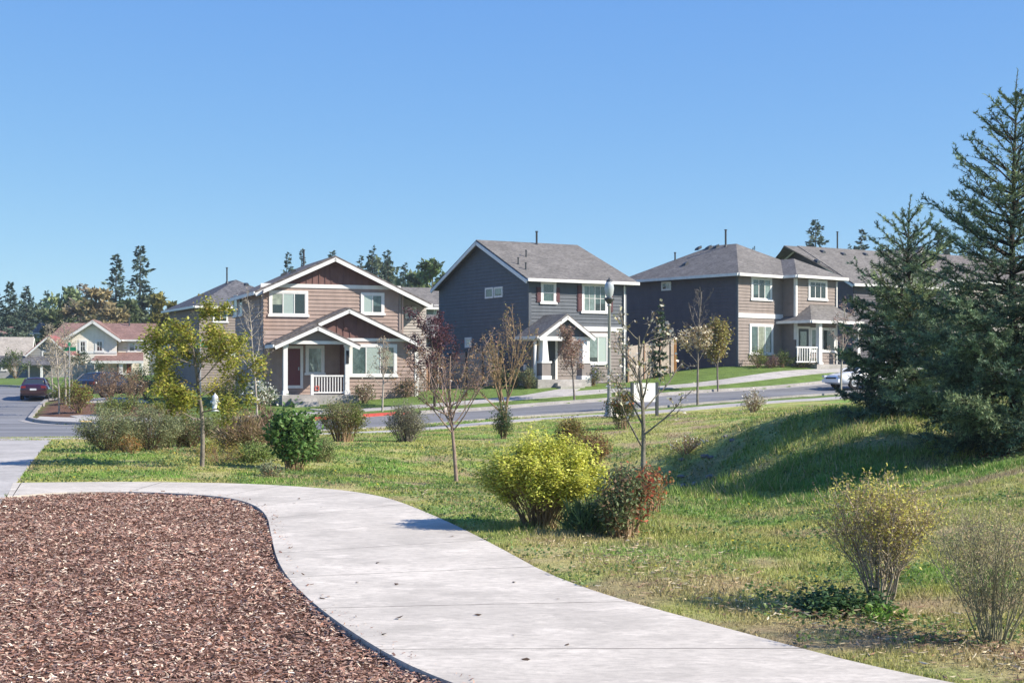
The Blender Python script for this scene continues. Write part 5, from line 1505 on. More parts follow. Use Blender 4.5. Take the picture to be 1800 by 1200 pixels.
def spruce(name, label, u, Y, H, R, seed, near=True, cat='spruce tree', cols=None, group=None, whorl=.27, sparse_top=True, dz=0.0, lean=(0, 0), power=.66, open_above=.5):
    """conifer: tapering trunk, whorls of limbs carrying side twigs that bristle with needles"""
    rs = np.random.RandomState(seed)
    root = empty(name, place(u, Y, dz - .05), label, cat, group)
    cols = A(cols if cols is not None else [(.040, .075, .050), (.055, .095, .060), (.030, .058, .042), (.075, .115, .065)])
    tr = MB(); z = np.linspace(0, H, 14)
    off = np.stack([np.cumsum(rs.normal(size=14)) * .012 + lean[0] * z / H, np.cumsum(rs.normal(size=14)) * .012 + lean[1] * z / H, z], 1); off[0, :2] = 0
    tr.tube(off, np.interp(z, [0, H * .1, H], [.020 * H, .015 * H, .0016 * H]), 8)
    tr.build('trunk', M['barkdark'], root, smooth=True)
    wood = MB(); B, D, S, C = [], [], [], []
    zz_ = H * .05
    def needles(pts, n, ln, c, dens=1.0):
        """bristles along a twig"""
        f = rs.rand(n) * (len(pts) - 1); i = np.minimum(f.astype(int), len(pts) - 2)
        p = pts[i] + (pts[i + 1] - pts[i]) * (f - i)[:, None]
        ax = nrm(pts[i + 1] - pts[i])
        r = rs.normal(size=(n, 3)); r -= ax * (r * ax).sum(1, keepdims=True)
        d = nrm(ax * .65 + nrm(r) * .8 + A((0, 0, .15)))
        B.append(p); D.append(d); S.append(ln * (.7 + .6 * rs.rand(n))); C.append(c * (.65 + .7 * rs.rand(n))[:, None])
    while zz_ < H * .985:
        t = zz_ / H
        prof = (1 - t) ** power * (.80 + .20 * min(1, t * 6))
        nbr = int(rs.randint(6, 9)) if t < .75 else int(rs.randint(4, 6))
        a0 = rs.rand() * 6.283
        for k in range(nbr):
            a = a0 + k * 6.283 / nbr + rs.normal() * .18
            L = R * prof * ((.62 + .50 * rs.rand()) if near else (.45 + .8 * rs.rand())) + .12
            tilt = (-.22 + 1.15 * t ** 1.2) + rs.normal() * .08          # drooping below, rising above
            q = np.linspace(0, 1, 7)
            rad = q * L
            hgt = rad * tilt + L * .22 * q ** 2.2 * (1 if t < .6 else .6)
            p0 = A((np.interp(zz_, z, off[:, 0]), np.interp(zz_, z, off[:, 1]), zz_ + rs.normal() * .05))
            pts = p0 + np.stack([np.cos(a) * rad, np.sin(a) * rad, hgt], 1)
            pts[1:] += rs.normal(size=(6, 3)) * .018 * L
            wood.tube(pts, np.linspace(.010 + .010 * L, .003, 7), 4)
            tone = cols[rs.randint(len(cols))]
            if near:
                needles(pts[2:], int(40 + 60 * L), .055, tone)
                ntw = int(7 + 17 * L)
                if sparse_top and t > open_above: ntw = int(ntw * (.62 if t < .72 else .42))
                for j in range(ntw):
                    f = .14 + .86 * (j + rs.rand()) / ntw; i = min(int(f * 6), 5)
                    b = pts[i] + (pts[i + 1] - pts[i]) * (f * 6 - i); ax = nrm(pts[i + 1] - pts[i])
                    sd = nrm(np.cross(ax, A((0, 0, 1.)))) * (1 if j % 2 else -1)
                    d = nrm(ax * .75 + sd * (.8 + rs.normal() * .15) + A((0, 0, .10 + rs.normal() * .2)))
                    l2 = L * (.40 * (1 - f) + .13) * (.7 + .5 * rs.rand())
                    droop = -.25 * l2 if t < .5 else .05 * l2
                    tp = np.stack([b, b + d * l2 * .5 + A((0, 0, droop * .2)), b + d * l2 + A((0, 0, droop))])
                    tp[1:] += rs.normal(size=(2, 3)) * .02
                    wood.tube(tp, [.006, .004, .002], 3)
                    c2_ = tone * (.5 + 1.0 * rs.rand())
                    needles(tp, int(12 + 50 * l2), .060, c2_)
                    for m_ in range(int((2 + 6 * l2) * (1 if t < open_above else .4))):
                        g_ = .25 + .7 * rs.rand(); bb = b + (tp[2] - b) * g_
                        d2 = nrm(d + rs.normal(size=3) * .55 + A((0, 0, -.05)))
                        l3 = l2 * .38 * (.6 + .6 * rs.rand())
                        needles(np.stack([bb, bb + d2 * l3 * .5, bb + d2 * l3]), int(7 + 32 * l3), .058, c2_)
            else:
                ntw = int(6 + 2.2 * L)
                f = .12 + .88 * rs.rand(ntw * 4); i = np.minimum((f * 6).astype(int), 5)
                b = pts[i] + (pts[i + 1] - pts[i]) * (f * 6 - i)[:, None]
                ax = nrm(pts[-1] - pts[0])
                sd = nrm(np.cross(ax, A((0, 0, 1.))))
                d = nrm(ax * .7 + sd * rs.normal(size=(ntw * 4, 1)) * .9 + rs.normal(size=(ntw * 4, 3)) * .35 + A((0, 0, -.12)))
                B.append(b); D.append(d); S.append((R * .30 + .12) * (.4 + rs.rand(ntw * 4)) * (1.1 - .6 * t)); C.append(tone * (.6 + .8 * rs.rand(ntw * 4))[:, None])
        zz_ += whorl * ((1.0 + (.75 * max(0, t - .45) if near else -.25 * t)) * (.8 + .4 * rs.rand()))
    if near:
        needles(off[9:], 700, .055, cols[1])
        lead = np.stack([off[-1], off[-1] + A((.02, 0, H * .035)), off[-1] + A((.05, .02, H * .075))])
        wood.tube(lead, [.010, .007, .003], 4); needles(lead, 60, .05, cols[1])
    wood.build('branches', M['barkdark'], root, smooth=True)
    B, D, S, C = np.concatenate(B), np.concatenate(D), np.concatenate(S)[:, None], np.concatenate(C)
    w = nrm(np.cross(D, rs.normal(size=D.shape))) * S * (.13 if near else .24)
    if near:
        V = np.stack([B - w, B + w, B + D * S], 1).reshape(-1, 3)
        MB().add(V, tris=np.arange(len(V)).reshape(-1, 3), col=np.repeat(C, 3, 0)).build('crown', M['needle'], root)
    else:
        V = np.stack([B, B + D * S * .55 + w, B + D * S, B + D * S * .55 - w], 1).reshape(-1, 3)
        MB().add(V, np.arange(len(V)).reshape(-1, 4), col=np.repeat(C, 4, 0)).build('crown', M['needle'], root)
    return root

def fir(name, label, u, Y, H, R, seed, cols, group=None):
    """a fir far off: a mast of ragged drooping boughs, some missing, each bough a spray of needles"""
    rs = np.random.RandomState(seed)
    root = empty(name, place(u, Y, -.1), label, 'fir tree', group)
    tr = MB().tube([(0, 0, 0), (rs.normal() * .15, 0, H * .5), (rs.normal() * .1, 0, H)], [.016 * H, .010 * H, .001 * H], 6)
    tr.build('trunk', M['barkdark'], root, smooth=True)
    B, D, S, C = [], [], [], []
    cols = A(cols)
    nb_ = 150
    for k in range(nb_):
        t = .06 + .94 * (k + rs.rand()) / nb_
        a = rs.rand() * 6.283
        L = R * ((1 - t) ** .85 * (.55 + .65 * rs.rand()) + .03) * (.75 + .5 * vnoise(a * .8, t * 7, 1.0, seed))
        if rs.rand() < .10: continue
        tilt = -.38 + .75 * t + rs.normal() * .10
        n = int(9 + 26 * L / R)
        q = rs.rand(n) ** .75
        ax = A((math.cos(a), math.sin(a), tilt)); sd = A((-math.sin(a), math.cos(a), 0))
        w = (q * (1.15 - q)) * L * .55
        p = A((0, 0, H * t)) + ax * (q * L)[:, None] + sd * (rs.normal(size=n) * w)[:, None]
        p[:, 2] += .10 * L * q ** 2 - np.abs(rs.normal(size=n)) * .05 * L
        B.append(p); D.append(nrm(ax * .8 + sd * rs.normal(size=(n, 1)) * .7 + rs.normal(size=(n, 3)) * .35 + A((0, 0, -.18))))
        S.append((.12 * R + .10 * L) * (.5 + .9 * rs.rand(n))); C.append(cols[rs.randint(len(cols))] * (.6 + .8 * rs.rand(n))[:, None])
    B, D, S, C = np.concatenate(B), np.concatenate(D), np.concatenate(S)[:, None], np.concatenate(C)
    w = nrm(np.cross(D, rs.normal(size=D.shape))) * S * .22
    V = np.stack([B, B + D * S * .5 + w, B + D * S, B + D * S * .5 - w], 1).reshape(-1, 3)
    MB().add(V, np.arange(len(V)).reshape(-1, 4), col=np.repeat(C, 4, 0)).build('crown', M['needle'], root)
    return root

def leafy(name, label, u, Y, v_top, w_px, seed, cols, cat='tree', group=None, size=.45, dens=1.0, bark='barkgrey', v_bot=None, thin=.0):
    """a tree far off: trunk, limbs and leaf sprays gathered into uneven clumps"""
    rs = np.random.RandomState(seed)
    x, y, z = place(u, Y)
    root = empty(name, (x, y, z), label, cat, group)
    H = EYE - (v_top - HORIZON) / FPX * Y - z; Wd = w_px / FPX * Y / 2
    tr = MB(); tr.tube([(0, 0, -.2), (rs.normal() * .1, 0, H * .4), (rs.normal() * .2, 0, H * .85)], [H * .02, H * .014, H * .004], 6)
    P, N = [], []
    ncl = int(16 * dens) + 8
    for k in range(ncl):
        a = rs.rand() * 6.283; hz = .28 + .68 * rs.rand()
        rr = Wd * math.sqrt(max(.05, 1 - ((hz - .55) / .5) ** 2)) * (.35 + .6 * rs.rand())
        c = A((math.cos(a) * rr, math.sin(a) * rr * .8, H * hz))
        tr.tube([(0, 0, H * hz * .55), c * A((.5, .5, .85)), c], [H * .006, H * .004, H * .002], 4)
        n = int(130 * dens * (.5 + rs.rand())); r = Wd * (.22 + .28 * rs.rand())
        P.append(c + nrm(rs.normal(size=(n, 3))) * (r * rs.rand(n) ** .45)[:, None] * A((1, 1, .75))); N.append(np.full(n, rs.rand()))
    tr.build('trunk', M[bark], root, smooth=True)
    P, N = np.concatenate(P), np.concatenate(N)
    cols = A(cols); c = cols[np.minimum((N * len(cols)).astype(int), len(cols) - 1)] * (.6 + .8 * rs.rand(len(P)))[:, None]
    MB().leaves(P, size * (.5 + rs.rand(len(P))), rs, c, .6, .4).build('crown', M['leaf'], root)
    return root
# ------------------------------------------------------------------ the planting itself
# two big spruces on the mound
spruce('spruce_tree', 'broad bluish spruce left of the taller one, its lowest boughs over the white car', 1602, 28.2, 3.95, 1.58, 11, power=.66, cols=[(.14, .21, .125), (.19, .265, .145), (.095, .155, .105), (.27, .33, .16)], whorl=.20)
spruce('spruce_tree', 'tallest dark spruce cut by the edge of the frame on the grassy mound', 1784, 24.0, 5.75, 2.15, 12, power=.74, open_above=.40, cols=[(.125, .19, .12), (.17, .24, .135), (.085, .14, .095), (.24, .30, .15)], whorl=.215)

# trees along the near slope ------------------------------------------------------
maple = dict(levels=3, seg=(9, 6, 4, 3), wob=(.05, .14, .2, .2), up=(.05, .05, .02), kids=(15, 6, 4), span=((.34, .99), (.3, 1), (.3, 1)), ang=(68, 48, 45), len=(.45, .45, .5), shape=lambda t: 1.12 - .50 * t, rr=.42, rmin=.006, leaflevels=2, leafpts=5)
tree('maple_tree', 'young maple with yellow green leaves in tiers on the grass before the taupe house', 355, 26.6, 2.6, maple, 21, M['barkgrey'], dict(n=15000, size=.055, cols=[(.34, .36, .065), (.42, .40, .08), (.40, .30, .10), (.24, .28, .05)], p=(.36, .3, .14, .2), spread=.065, up=.9, aspect=.7), r0=.045, trunk_h=1.0)
plum = dict(levels=3, seg=(7, 7, 5, 3), wob=(.03, .07, .14, .2), up=(.03, .07, .05, .03), kids=(15, 6, 5), span=((.40, .62), (.25, 1), (.3, 1)), ang=(48, 42, 40), len=(.52, .42, .5), shape=lambda t: 1.1, rr=.5, rmin=.0045, leaflevels=2, leafpts=4)
tree('plum_tree', 'bare young tree with a slim trunk and twiggy tan head left of the chartreuse shrub', 803, 25.4, 2.25, plum, 22, M['twigpink'], [dict(n=1300, size=.042, cols=[(.30, .19, .11), (.22, .12, .08), (.34, .24, .13)], spread=.03, name='crown'), dict(n=40, size=.045, cols=[(.60, .52, .46)], spread=.03, name='blossom', mat='petal', aspect=.9)], r0=.036)
magn = dict(levels=3, seg=(8, 7, 5, 3), wob=(.05, .12, .2, .25), up=(.02, .06, .06, .05), kids=(14, 6, 4), span=((.33, .98), (.3, 1), (.4, 1)), ang=(52, 42, 42), len=(.48, .42, .45), shape=lambda t: 1.15 - .60 * t, rr=.5, rmin=.0070, leaflevels=1, leafpts=2)
tree('magnolia_tree', 'leafless magnolia with white blooms and a dark lichened trunk behind the nandina', 1133, 23.0, 2.62, magn, 23, paint('grey lichened bark', (.20, .18, .15), .9, .4, 8, .1, 50, .5), [dict(n=230, size=.062, cols=[(.70, .65, .56), (.62, .54, .46), (.56, .53, .36)], spread=.028, name='blossom', mat='petal', aspect=.8, up=.3), dict(n=260, size=.05, cols=[(.24, .25, .08), (.30, .22, .12)], spread=.03, name='leaves')], r0=.046)
vase = dict(levels=3, seg=(6, 7, 5, 3), wob=(.04, .06, .12, .2), up=(.03, .09, .06, .03), kids=(9, 9, 4), span=((.16, .8), (.25, 1), (.3, 1)), ang=(26, 32, 38), len=(.80, .28, .5), shape=lambda t: 1.0 - .45 * t, rr=.6, rmin=.010, leaflevels=2, leafpts=4)
tree('vase_tree', 'bare upright tree with two tan leaders before the slate house garden', 886, 55.5, 3.5, vase, 24, M['twigtan'], dict(n=700, size=.075, cols=[(.36, .25, .12), (.30, .19, .10), (.33, .30, .10)], spread=.06), r0=.055, multi=2)

# street saplings -----------------------------------------------------------------
sap = dict(levels=3, seg=(9, 6, 4, 3), wob=(.03, .10, .16, .2), up=(.03, .09, .06, .04), kids=(17, 5, 3), span=((.34, .97), (.25, 1), (.3, 1)), ang=(46, 38, 40), len=(.32, .42, .5), shape=lambda t: 1.15 - .75 * t, rr=.45, rmin=.009, leaflevels=2, leafpts=4)
SAPS = 'street saplings along the far pavement'
tree('sapling', 'grey bare sapling before the left corner of the brown house', 452, 65.5, 5.35, sap, 31, M['barkpale'], dict(n=330, size=.07, cols=[(.36, .30, .24), (.30, .26, .16)], spread=.05, name='leaves'), group=SAPS, r0=.055)
tree('sapling', 'slender sapling with a pale round head before the big window of the brown house', 672, 68.5, 3.4, sap, 32, M['barkpale'], dict(n=650, size=.075, cols=[(.40, .32, .24), (.34, .27, .17)], spread=.06, name='leaves'), group=SAPS, r0=.05)
tree('sapling', 'sapling with a reddish tan crown before the steps of the slate house', 1010, 72.5, 3.45, sap, 33, M['barkgrey'], dict(n=2400, size=.10, cols=[(.34, .21, .16), (.28, .17, .13), (.36, .28, .18)], spread=.10), group=SAPS, r0=.055)
tree('sapling', 'tall sapling whose upper twigs are bare above a cream blossomed crown', 1226, 64.5, 5.05, sap, 34, M['barkgrey'], [dict(n=700, size=.11, zr=(.3, .66), cols=[(.68, .62, .48), (.55, .45, .28)], spread=.10, name='blossom', mat='petal'), dict(n=800, size=.10, zr=(.3, .66), cols=[(.32, .26, .09), (.25, .16, .08)], spread=.12)], group=SAPS, r0=.055)
tree('sapling', 'sapling with a dense yellow green crown beside the cream blossomed one', 1262, 77.0, 3.4, sap, 35, M['barkgrey'], [dict(n=2600, size=.13, cols=[(.30, .28, .07), (.38, .33, .10), (.26, .18, .07)], spread=.14), dict(n=220, size=.13, cols=[(.72, .68, .56)], spread=.1, name='blossom', mat='petal')], group=SAPS, r0=.055)
tree('sapling', 'pinkish bare sapling before the porch of the hip roofed house', 1478, 69.5, 4.15, sap, 36, M['barkpale'], dict(n=900, size=.07, cols=[(.40, .26, .22), (.34, .22, .18)], spread=.06, name='leaves'), group=SAPS, r0=.055)
BIR = 'birch saplings at the street corner'
for k, (u, Y, H_, lab) in enumerate(((104, 70.5, 3.55, 'foremost pale birch sapling at the kerb beside the red car'), (116, 76, 4.0, 'pale birch sapling just left of the street name blades'), (93, 84, 4.3, 'thin birch sapling right behind the red car'), (128, 80, 3.6, 'birch sapling in front of the pale board fence'))):
    tree('birch_sapling', lab, u, Y, H_, sap, 41 + k, M['barkpale'], dict(n=420, size=.09, cols=[(.46, .40, .26), (.38, .33, .20)], spread=.10, name='leaves'), group=BIR, r0=.05)
purp = dict(levels=3, seg=(7, 6, 5, 3), wob=(.05, .10, .16, .2), up=(.03, .07, .05, .03), kids=(14, 7, 4), span=((.2, .98), (.25, 1), (.3, 1)), ang=(48, 42, 42), len=(.50, .45, .5), shape=lambda t: 1.1 - .5 * t, rr=.5, rmin=.010, leaflevels=2, leafpts=4)
tree('purple_plum_tree', 'purple leaved plum at the right hand corner of the brown house', 764, 70.5, 3.9, purp, 51, M['barkdark'], [dict(n=4600, size=.10, cols=[(.11, .045, .055), (.15, .065, .07), (.08, .035, .045)], spread=.10), dict(n=60, size=.09, cols=[(.5, .34, .36)], spread=.08, name='blossom', mat='petal')], r0=.07)
spruce('weeping_conifer', 'narrow dark weeping conifer against the navy wall of the hip roofed house', 1160, 84.5, 4.3, .30, 52, near=False, cat='conifer', whorl=.42, cols=[(.045, .085, .04), (.06, .10, .05)])

# shrubs on the near slope --------------------------------------------------------
bush('yellow_shrub', 'rounded chartreuse shrub beside the bend of the concrete path', 950, 15.9, .92, .70, 61, stems=90, twigs=9, stem_r=.006, ry=.70, base_r=.16, top_round=.42, inner=.30,
     leaves=[dict(n=33000, size=.036, cols=[(.62, .63, .12), (.72, .70, .18), (.50, .54, .10), (.30, .36, .07)], p=(.38, .30, .20, .12), spread=.036, aspect=.6, up=1.1, zmin=.36)])
bush('nandina_shrub', 'dark green nandina with red tipped leaves at the foot of the magnolia', 1098, 15.1, .70, .28, 62, stems=40, twigs=7, base_r=.16, leaves=[dict(n=3300, size=.045, cols=[(.13, .17, .08), (.18, .23, .10), (.26, .17, .10)], p=(.45, .38, .17), spread=.05), dict(n=380, size=.05, cols=[(.42, .10, .06), (.38, .18, .09)], spread=.05, side=1, sidemin=.35, name='red_leaves')])
bush('nandina_shrub', 'upright nandina with orange red sprays just right of the magnolia trunk', 1148, 19.6, .66, .17, 63, stems=14, twigs=5, leaves=[dict(n=620, size=.05, cols=[(.42, .13, .06), (.34, .19, .07), (.20, .16, .05)], spread=.04)])
bush('nandina_shrub', 'low nandina with red new leaves close behind the chartreuse shrub', 1080, 21.5, .42, .22, 64, stems=14, twigs=4, leaves=[dict(n=420, size=.05, cols=[(.40, .12, .08), (.30, .22, .09), (.20, .20, .07)], spread=.05)])
bush('bare_shrub', 'twiggy shrub with tiny yellow leaves growing above the dark ivy patch', 1548, 10.5, .84, .44, 65, stems=38, twigs=15, stem_mat=paint('grey tan twig', (.36, .31, .24), .9, .3, 5, .1), stem_r=.0062, base_r=.06, top_round=.22, fan=1.0, leaves=[dict(n=6500, size=.024, cols=[(.50, .46, .12), (.58, .54, .13), (.42, .34, .17)], spread=.025, zmin=.2), dict(n=1500, size=.018, cols=[(.30, .20, .13), (.24, .16, .10)], spread=.02, zmin=.55, name='leaves')])
bush('bare_shrub', 'fine olive twigged shrub nearest the camera at the corner of the slope', 1745, 9.0, .84, .46, 66, stems=44, twigs=14, stem_mat=paint('olive twig', (.28, .265, .17), .9, .3, 5, .1), stem_r=.0040, base_r=.08, top_round=.25, fan=1.0, leaves=[dict(n=5600, size=.017, cols=[(.42, .41, .16), (.43, .33, .19), (.36, .37, .14)], spread=.025, zmin=.15)])
OLIVE = 'olive green shrubs by the side path'
for k, (u, Y, H_, R_, lab) in enumerate(((190, 31.0, .84, .62, 'grey green shrub at the left end of the row near the side pavement'), (266, 31.5, .88, .64, 'second grey green shrub, left of the maple trunk'))):
    bush('olive_shrub', lab, u, Y, H_, R_, 67 + k, stems=54, twigs=9, stem_r=.006, group=OLIVE, leaves=[dict(n=11000, size=.036, cols=[(.25, .28, .15), (.31, .33, .17), (.18, .21, .10)], spread=.05)])
bush('orange_shrub', 'low orange brown shrub between the two grey green shrubs', 228, 30.0, .38, .24, 70, stems=20, leaves=[dict(n=800, size=.04, cols=[(.34, .17, .05), (.28, .20, .06)], spread=.05)])
bush('yellow_spirea', 'low spirea with orange and yellow leaves around the foot of the maple', 385, 27.6, .42, .58, 71, stems=34, stem_r=.004, leaves=[dict(n=1300, size=.03, cols=[(.38, .26, .05), (.32, .30, .06), (.22, .23, .05)], spread=.05)])
bush('dark_shrub', 'dark leafy shrub behind the maple trunk', 335, 33.0, .74, .66, 72, stems=46, leaves=[dict(n=5200, size=.042, cols=[(.13, .18, .065), (.19, .23, .09), (.16, .14, .08)], spread=.06)])
bush('tan_grass_clump', 'dry tan ornamental grass between the maple and the glossy green shrub', 425, 31.0, .80, .62, 73, stems=190, twigs=0, stem_mat='twigtan', stem_r=.0045, base_r=.3, cat='ornamental grass', leaves=[dict(n=4200, size=.12, cols=[(.42, .32, .21), (.27, .18, .11), (.20, .18, .07)], spread=.05, aspect=.12, follow=True)])
bush('tan_grass_clump', 'second dry grass clump with purple brown heads behind the glossy green shrub', 468, 32.5, .80, .48, 74, stems=130, twigs=0, stem_mat='twigtan', stem_r=.0045, base_r=.24, cat='ornamental grass', leaves=[dict(n=2800, size=.12, cols=[(.36, .25, .19), (.24, .15, .11), (.18, .17, .07)], spread=.05, aspect=.12, follow=True)])
bush('green_shrub', 'big glossy green shrub on the grass right of the dry grass clumps', 517, 26.8, 1.02, .50, 75, stems=44, twigs=8, base_r=.2, leaves=[dict(n=4300, size=.082, cols=[(.12, .22, .06), (.19, .31, .09), (.08, .15, .045)], spread=.06, aspect=.7, inner=.1, zmin=.05)])
bush('pale_groundcover', 'small pale green plant in front of the glossy green shrub', 475, 24.6, .24, .25, 76, stems=18, leaves=[dict(n=700, size=.04, cols=[(.20, .24, .12), (.28, .30, .18)], spread=.05)])
bush('round_shrub', 'rounded green and tan shrub before the red painted kerb', 604, 38.5, .98, .62, 77, base_r=.22, stems=70, twigs=9, stem_r=.008, top_round=.35, leaves=[dict(n=5600, size=.046, cols=[(.26, .27, .12), (.27, .23, .12), (.17, .21, .07)], spread=.06, inner=.4), dict(n=900, size=.055, cols=[(.15, .19, .04)], spread=.06, side=1, sidemin=.4, name='green_leaves')])
bush('grey_shrub', 'loose grey green shrub between the rounded shrub and the slim bare tree', 712, 39.0, .98, .60, 78, base_r=.22, stems=80, twigs=10, stem_mat='barkgrey', stem_r=.007, leaves=[dict(n=4200, size=.042, cols=[(.26, .26, .17), (.18, .19, .11), (.28, .27, .18)], spread=.06, inner=.3)])
bush('dark_shrub', 'small dark green shrub left of the two golden shrubs', 886, 41.0, .88, .30, 79, stems=30, leaves=[dict(n=1900, size=.055, cols=[(.055, .095, .04), (.085, .13, .05)], spread=.06)])
GOLD = 'golden leaved shrubs below the street lamp'
bush('golden_shrub', 'golden green shrub, the taller of the pair behind the chartreuse shrub', 1000, 33.5, .82, .38, 80, stems=44, group=GOLD, leaves=[dict(n=3000, size=.050, cols=[(.26, .22, .05), (.34, .27, .06), (.20, .12, .05), (.13, .15, .05)], spread=.06)])
bush('golden_shrub', 'shrub with bronze red new leaves, the lower of the pair', 1046, 31.5, .62, .34, 81, stems=36, group=GOLD, leaves=[dict(n=2000, size=.050, cols=[(.26, .12, .06), (.30, .19, .08), (.20, .18, .06)], spread=.06)])
bush('photinia_shrub', 'dark green shrub with a yellow red top at the foot of the street lamp', 1094, 44.0, 1.12, .36, 82, stems=34, base_r=.2, leaves=[dict(n=2400, size=.06, cols=[(.065, .10, .035), (.10, .13, .04)], spread=.07), dict(n=900, size=.065, cols=[(.36, .25, .06), (.34, .12, .06)], spread=.06, zmin=.6, name='new_leaves')])
bush('blossom_shrub', 'small cream blossomed shrub on the grass by the pavement', 1325, 50.0, .78, .42, 83, stems=30, leaves=[dict(n=800, size=.055, cols=[(.24, .21, .09), (.32, .24, .12)], spread=.07), dict(n=260, size=.07, cols=[(.72, .68, .58)], spread=.06, name='blossom', mat='petal')])
bush('weed_clump', 'tall pale weeds left of the lowest spruce boughs', 1418, 38.5, .32, .48, 84, stems=40, cat='weeds', leaves=[dict(n=900, size=.055, cols=[(.22, .24, .08), (.30, .29, .10)], spread=.05)])
bush('rose_shrub', 'sprawling rose with pale flowers on the slope right of the magnolia', 1205, 30.5, .40, .42, 85, stems=22, leaves=[dict(n=420, size=.04, cols=[(.22, .19, .09), (.34, .18, .11)], spread=.06), dict(n=70, size=.055, cols=[(.74, .70, .64)], spread=.05, name='blossom', mat='petal')])
bush('ivy_patch', 'dark green ivy spreading under the twiggy yellow leaved shrub', 1485, 10.35, .11, .34, 86, stems=40, twigs=2, ry=.24, base_r=.30, stem_r=.003, cat='ivy', top_round=.2, leaves=[dict(n=2400, size=.034, cols=[(.06, .12, .05), (.085, .155, .06)], spread=.05, aspect=.85, up=1, inner=-.5, zmin=-1)])
bush('green_seedling', 'bright green weed at the foot of the twiggy yellow leaved shrub', 1555, 9.95, .11, .16, 87, stems=12, twigs=2, cat='weeds', leaves=[dict(n=240, size=.045, cols=[(.14, .26, .04)], spread=.03, aspect=.5, inner=-.5, zmin=-1)])
bush('iris_clump', 'blue green blade leaved clump between the chartreuse shrub and the nandina', 1030, 15.3, .30, .26, 88, stems=110, twigs=0, stem_mat='barkgrey', stem_r=.002, base_r=.22, cat='plant', leaves=[dict(n=900, size=.16, cols=[(.09, .16, .07), (.13, .20, .09)], spread=.02, aspect=.09, follow=True, inner=-.5, zmin=-1)])

# shrubs across the street ----------------------------------------------------------
def garden(name, label, u, Y, H_, R_, seed, cols, size=.09, n=1500, extra=(), **k):
    bush(name, label, u, Y, H_, R_, seed, stems=26, twigs=5, stem_r=.012, leaves=[dict(n=n, size=size, cols=cols, spread=.10)] + list(extra), **k)
DK = [(.045, .075, .03), (.07, .10, .04)]; MID = [(.09, .14, .045), (.13, .18, .055)]; YG = [(.20, .24, .05), (.26, .28, .06)]; BRN = [(.20, .13, .09), (.26, .18, .12)]
WF = dict(n=700, size=.11, cols=[(.74, .73, .66)], spread=.09, name='blossom', mat='petal', aspect=.9)
garden('white_flowering_shrub', 'shrub covered in white flowers left of the brown house porch', 457, 70.5, 1.35, 1.0, 101, MID, n=1700, extra=[WF])
garden('dark_round_shrub', 'dark green rounded shrub at the shaded wall of the brown house', 412, 72.5, 1.25, .85, 102, DK, n=2200)
garden('forsythia_shrub', 'bright yellow forsythia behind the hydrant', 383, 73.0, 1.5, .48, 103, [(.55, .48, .05), (.45, .42, .07)], n=1600)
garden('foundation_shrub', 'small leafy shrub below the big window of the brown house', 640, 73.2, .95, .55, 104, MID + BRN, n=900, extra=[dict(n=120, size=.09, cols=[(.6, .55, .45)], spread=.08, name='blossom', mat='petal')])
garden('foundation_shrub', 'shrub at the right hand corner of the brown house', 715, 75.5, .9, .7, 105, DK + BRN, n=1000)
garden('foundation_shrub', 'dark shrub behind the tan leaders at the grey gate', 875, 78.0, 1.0, .8, 106, DK + MID, n=1300)
garden('foundation_shrub', 'pale green rounded shrub nearest the porch of the slate house', 928, 77.2, .95, .48, 107, [(.20, .22, .11), (.14, .17, .08)], n=1000)
garden('foundation_shrub', 'pale green shrub second from the porch of the slate house', 906, 77.6, .85, .45, 108, [(.18, .20, .10), (.13, .16, .07)], n=900)
garden('foundation_shrub', 'blue flowered shrub under the window of the slate house', 1042, 79.2, 1.1, .55, 109, DK + MID, n=900, extra=[dict(n=160, size=.09, cols=[(.30, .32, .52)], spread=.08, name='blossom', mat='petal')])
garden('foundation_shrub', 'yellow green shrub below the left window of the hip roofed house', 1332, 85.5, 1.0, .7, 110, MID + YG, n=1100)
garden('foundation_shrub', 'purplish low shrub in the lawn edge of the hip roofed house', 1354, 85.8, .6, .65, 111, [(.16, .10, .11), (.20, .14, .12)], n=900)
garden('foundation_shrub', 'green shrub right of the purplish one', 1375, 86.5, .9, .6, 112, MID, n=1000)
garden('foundation_shrub', 'leafy shrub before the white porch railing of the hip roofed house', 1412, 87.2, .7, .95, 113, MID + DK, n=1300)
CORN = 'shrubs in the corner planting bed'
garden('corner_shrub', 'yellow green and red shrub at the front of the corner bed', 140, 70.5, 1.15, .85, 121, YG + [(.24, .12, .05)], n=1800, group=CORN)
garden('corner_shrub', 'clipped yellow green shrub behind the front one of the corner bed', 128, 76.5, 1.1, 1.0, 122, YG, n=1700, group=CORN)
garden('corner_shrub', 'big brown twiggy shrub hiding the black car', 192, 79.0, 1.75, 1.0, 123, BRN, n=2000, group=CORN)
garden('corner_shrub', 'tan bare shrub in the middle of the corner bed', 232, 75.0, 1.55, 1.0, 124, [(.30, .21, .14), (.24, .18, .10)], n=1300, group=CORN)
garden('corner_shrub', 'low light green shrub along the front of the corner bed', 196, 69.0, .62, 1.0, 125, YG + MID, n=1700, group=CORN)
garden('corner_shrub', 'low leafy shrub in the corner bed nearest the hydrant', 228, 70.0, .72, .9, 126, MID + YG, n=1500, group=CORN)
garden('corner_shrub', 'dark hedge like shrub behind the tan bare one', 255, 80.5, 1.6, 1.5, 127, DK + MID, n=2600, group=CORN)
garden('corner_shrub', 'small bright green shrub at the lawn edge', 272, 69.5, .5, .6, 128, YG, n=800, group=CORN)
garden('corner_shrub', 'reddish green shrub against the lawn behind the maple', 300, 79.0, 1.3, 1.1, 129, MID + [(.22, .13, .06)], n=1700, group=CORN)
garden('corner_shrub', 'low shrub beside the birch stems', 108, 82.0, .8, .8, 130, MID, n=1000, group=CORN)
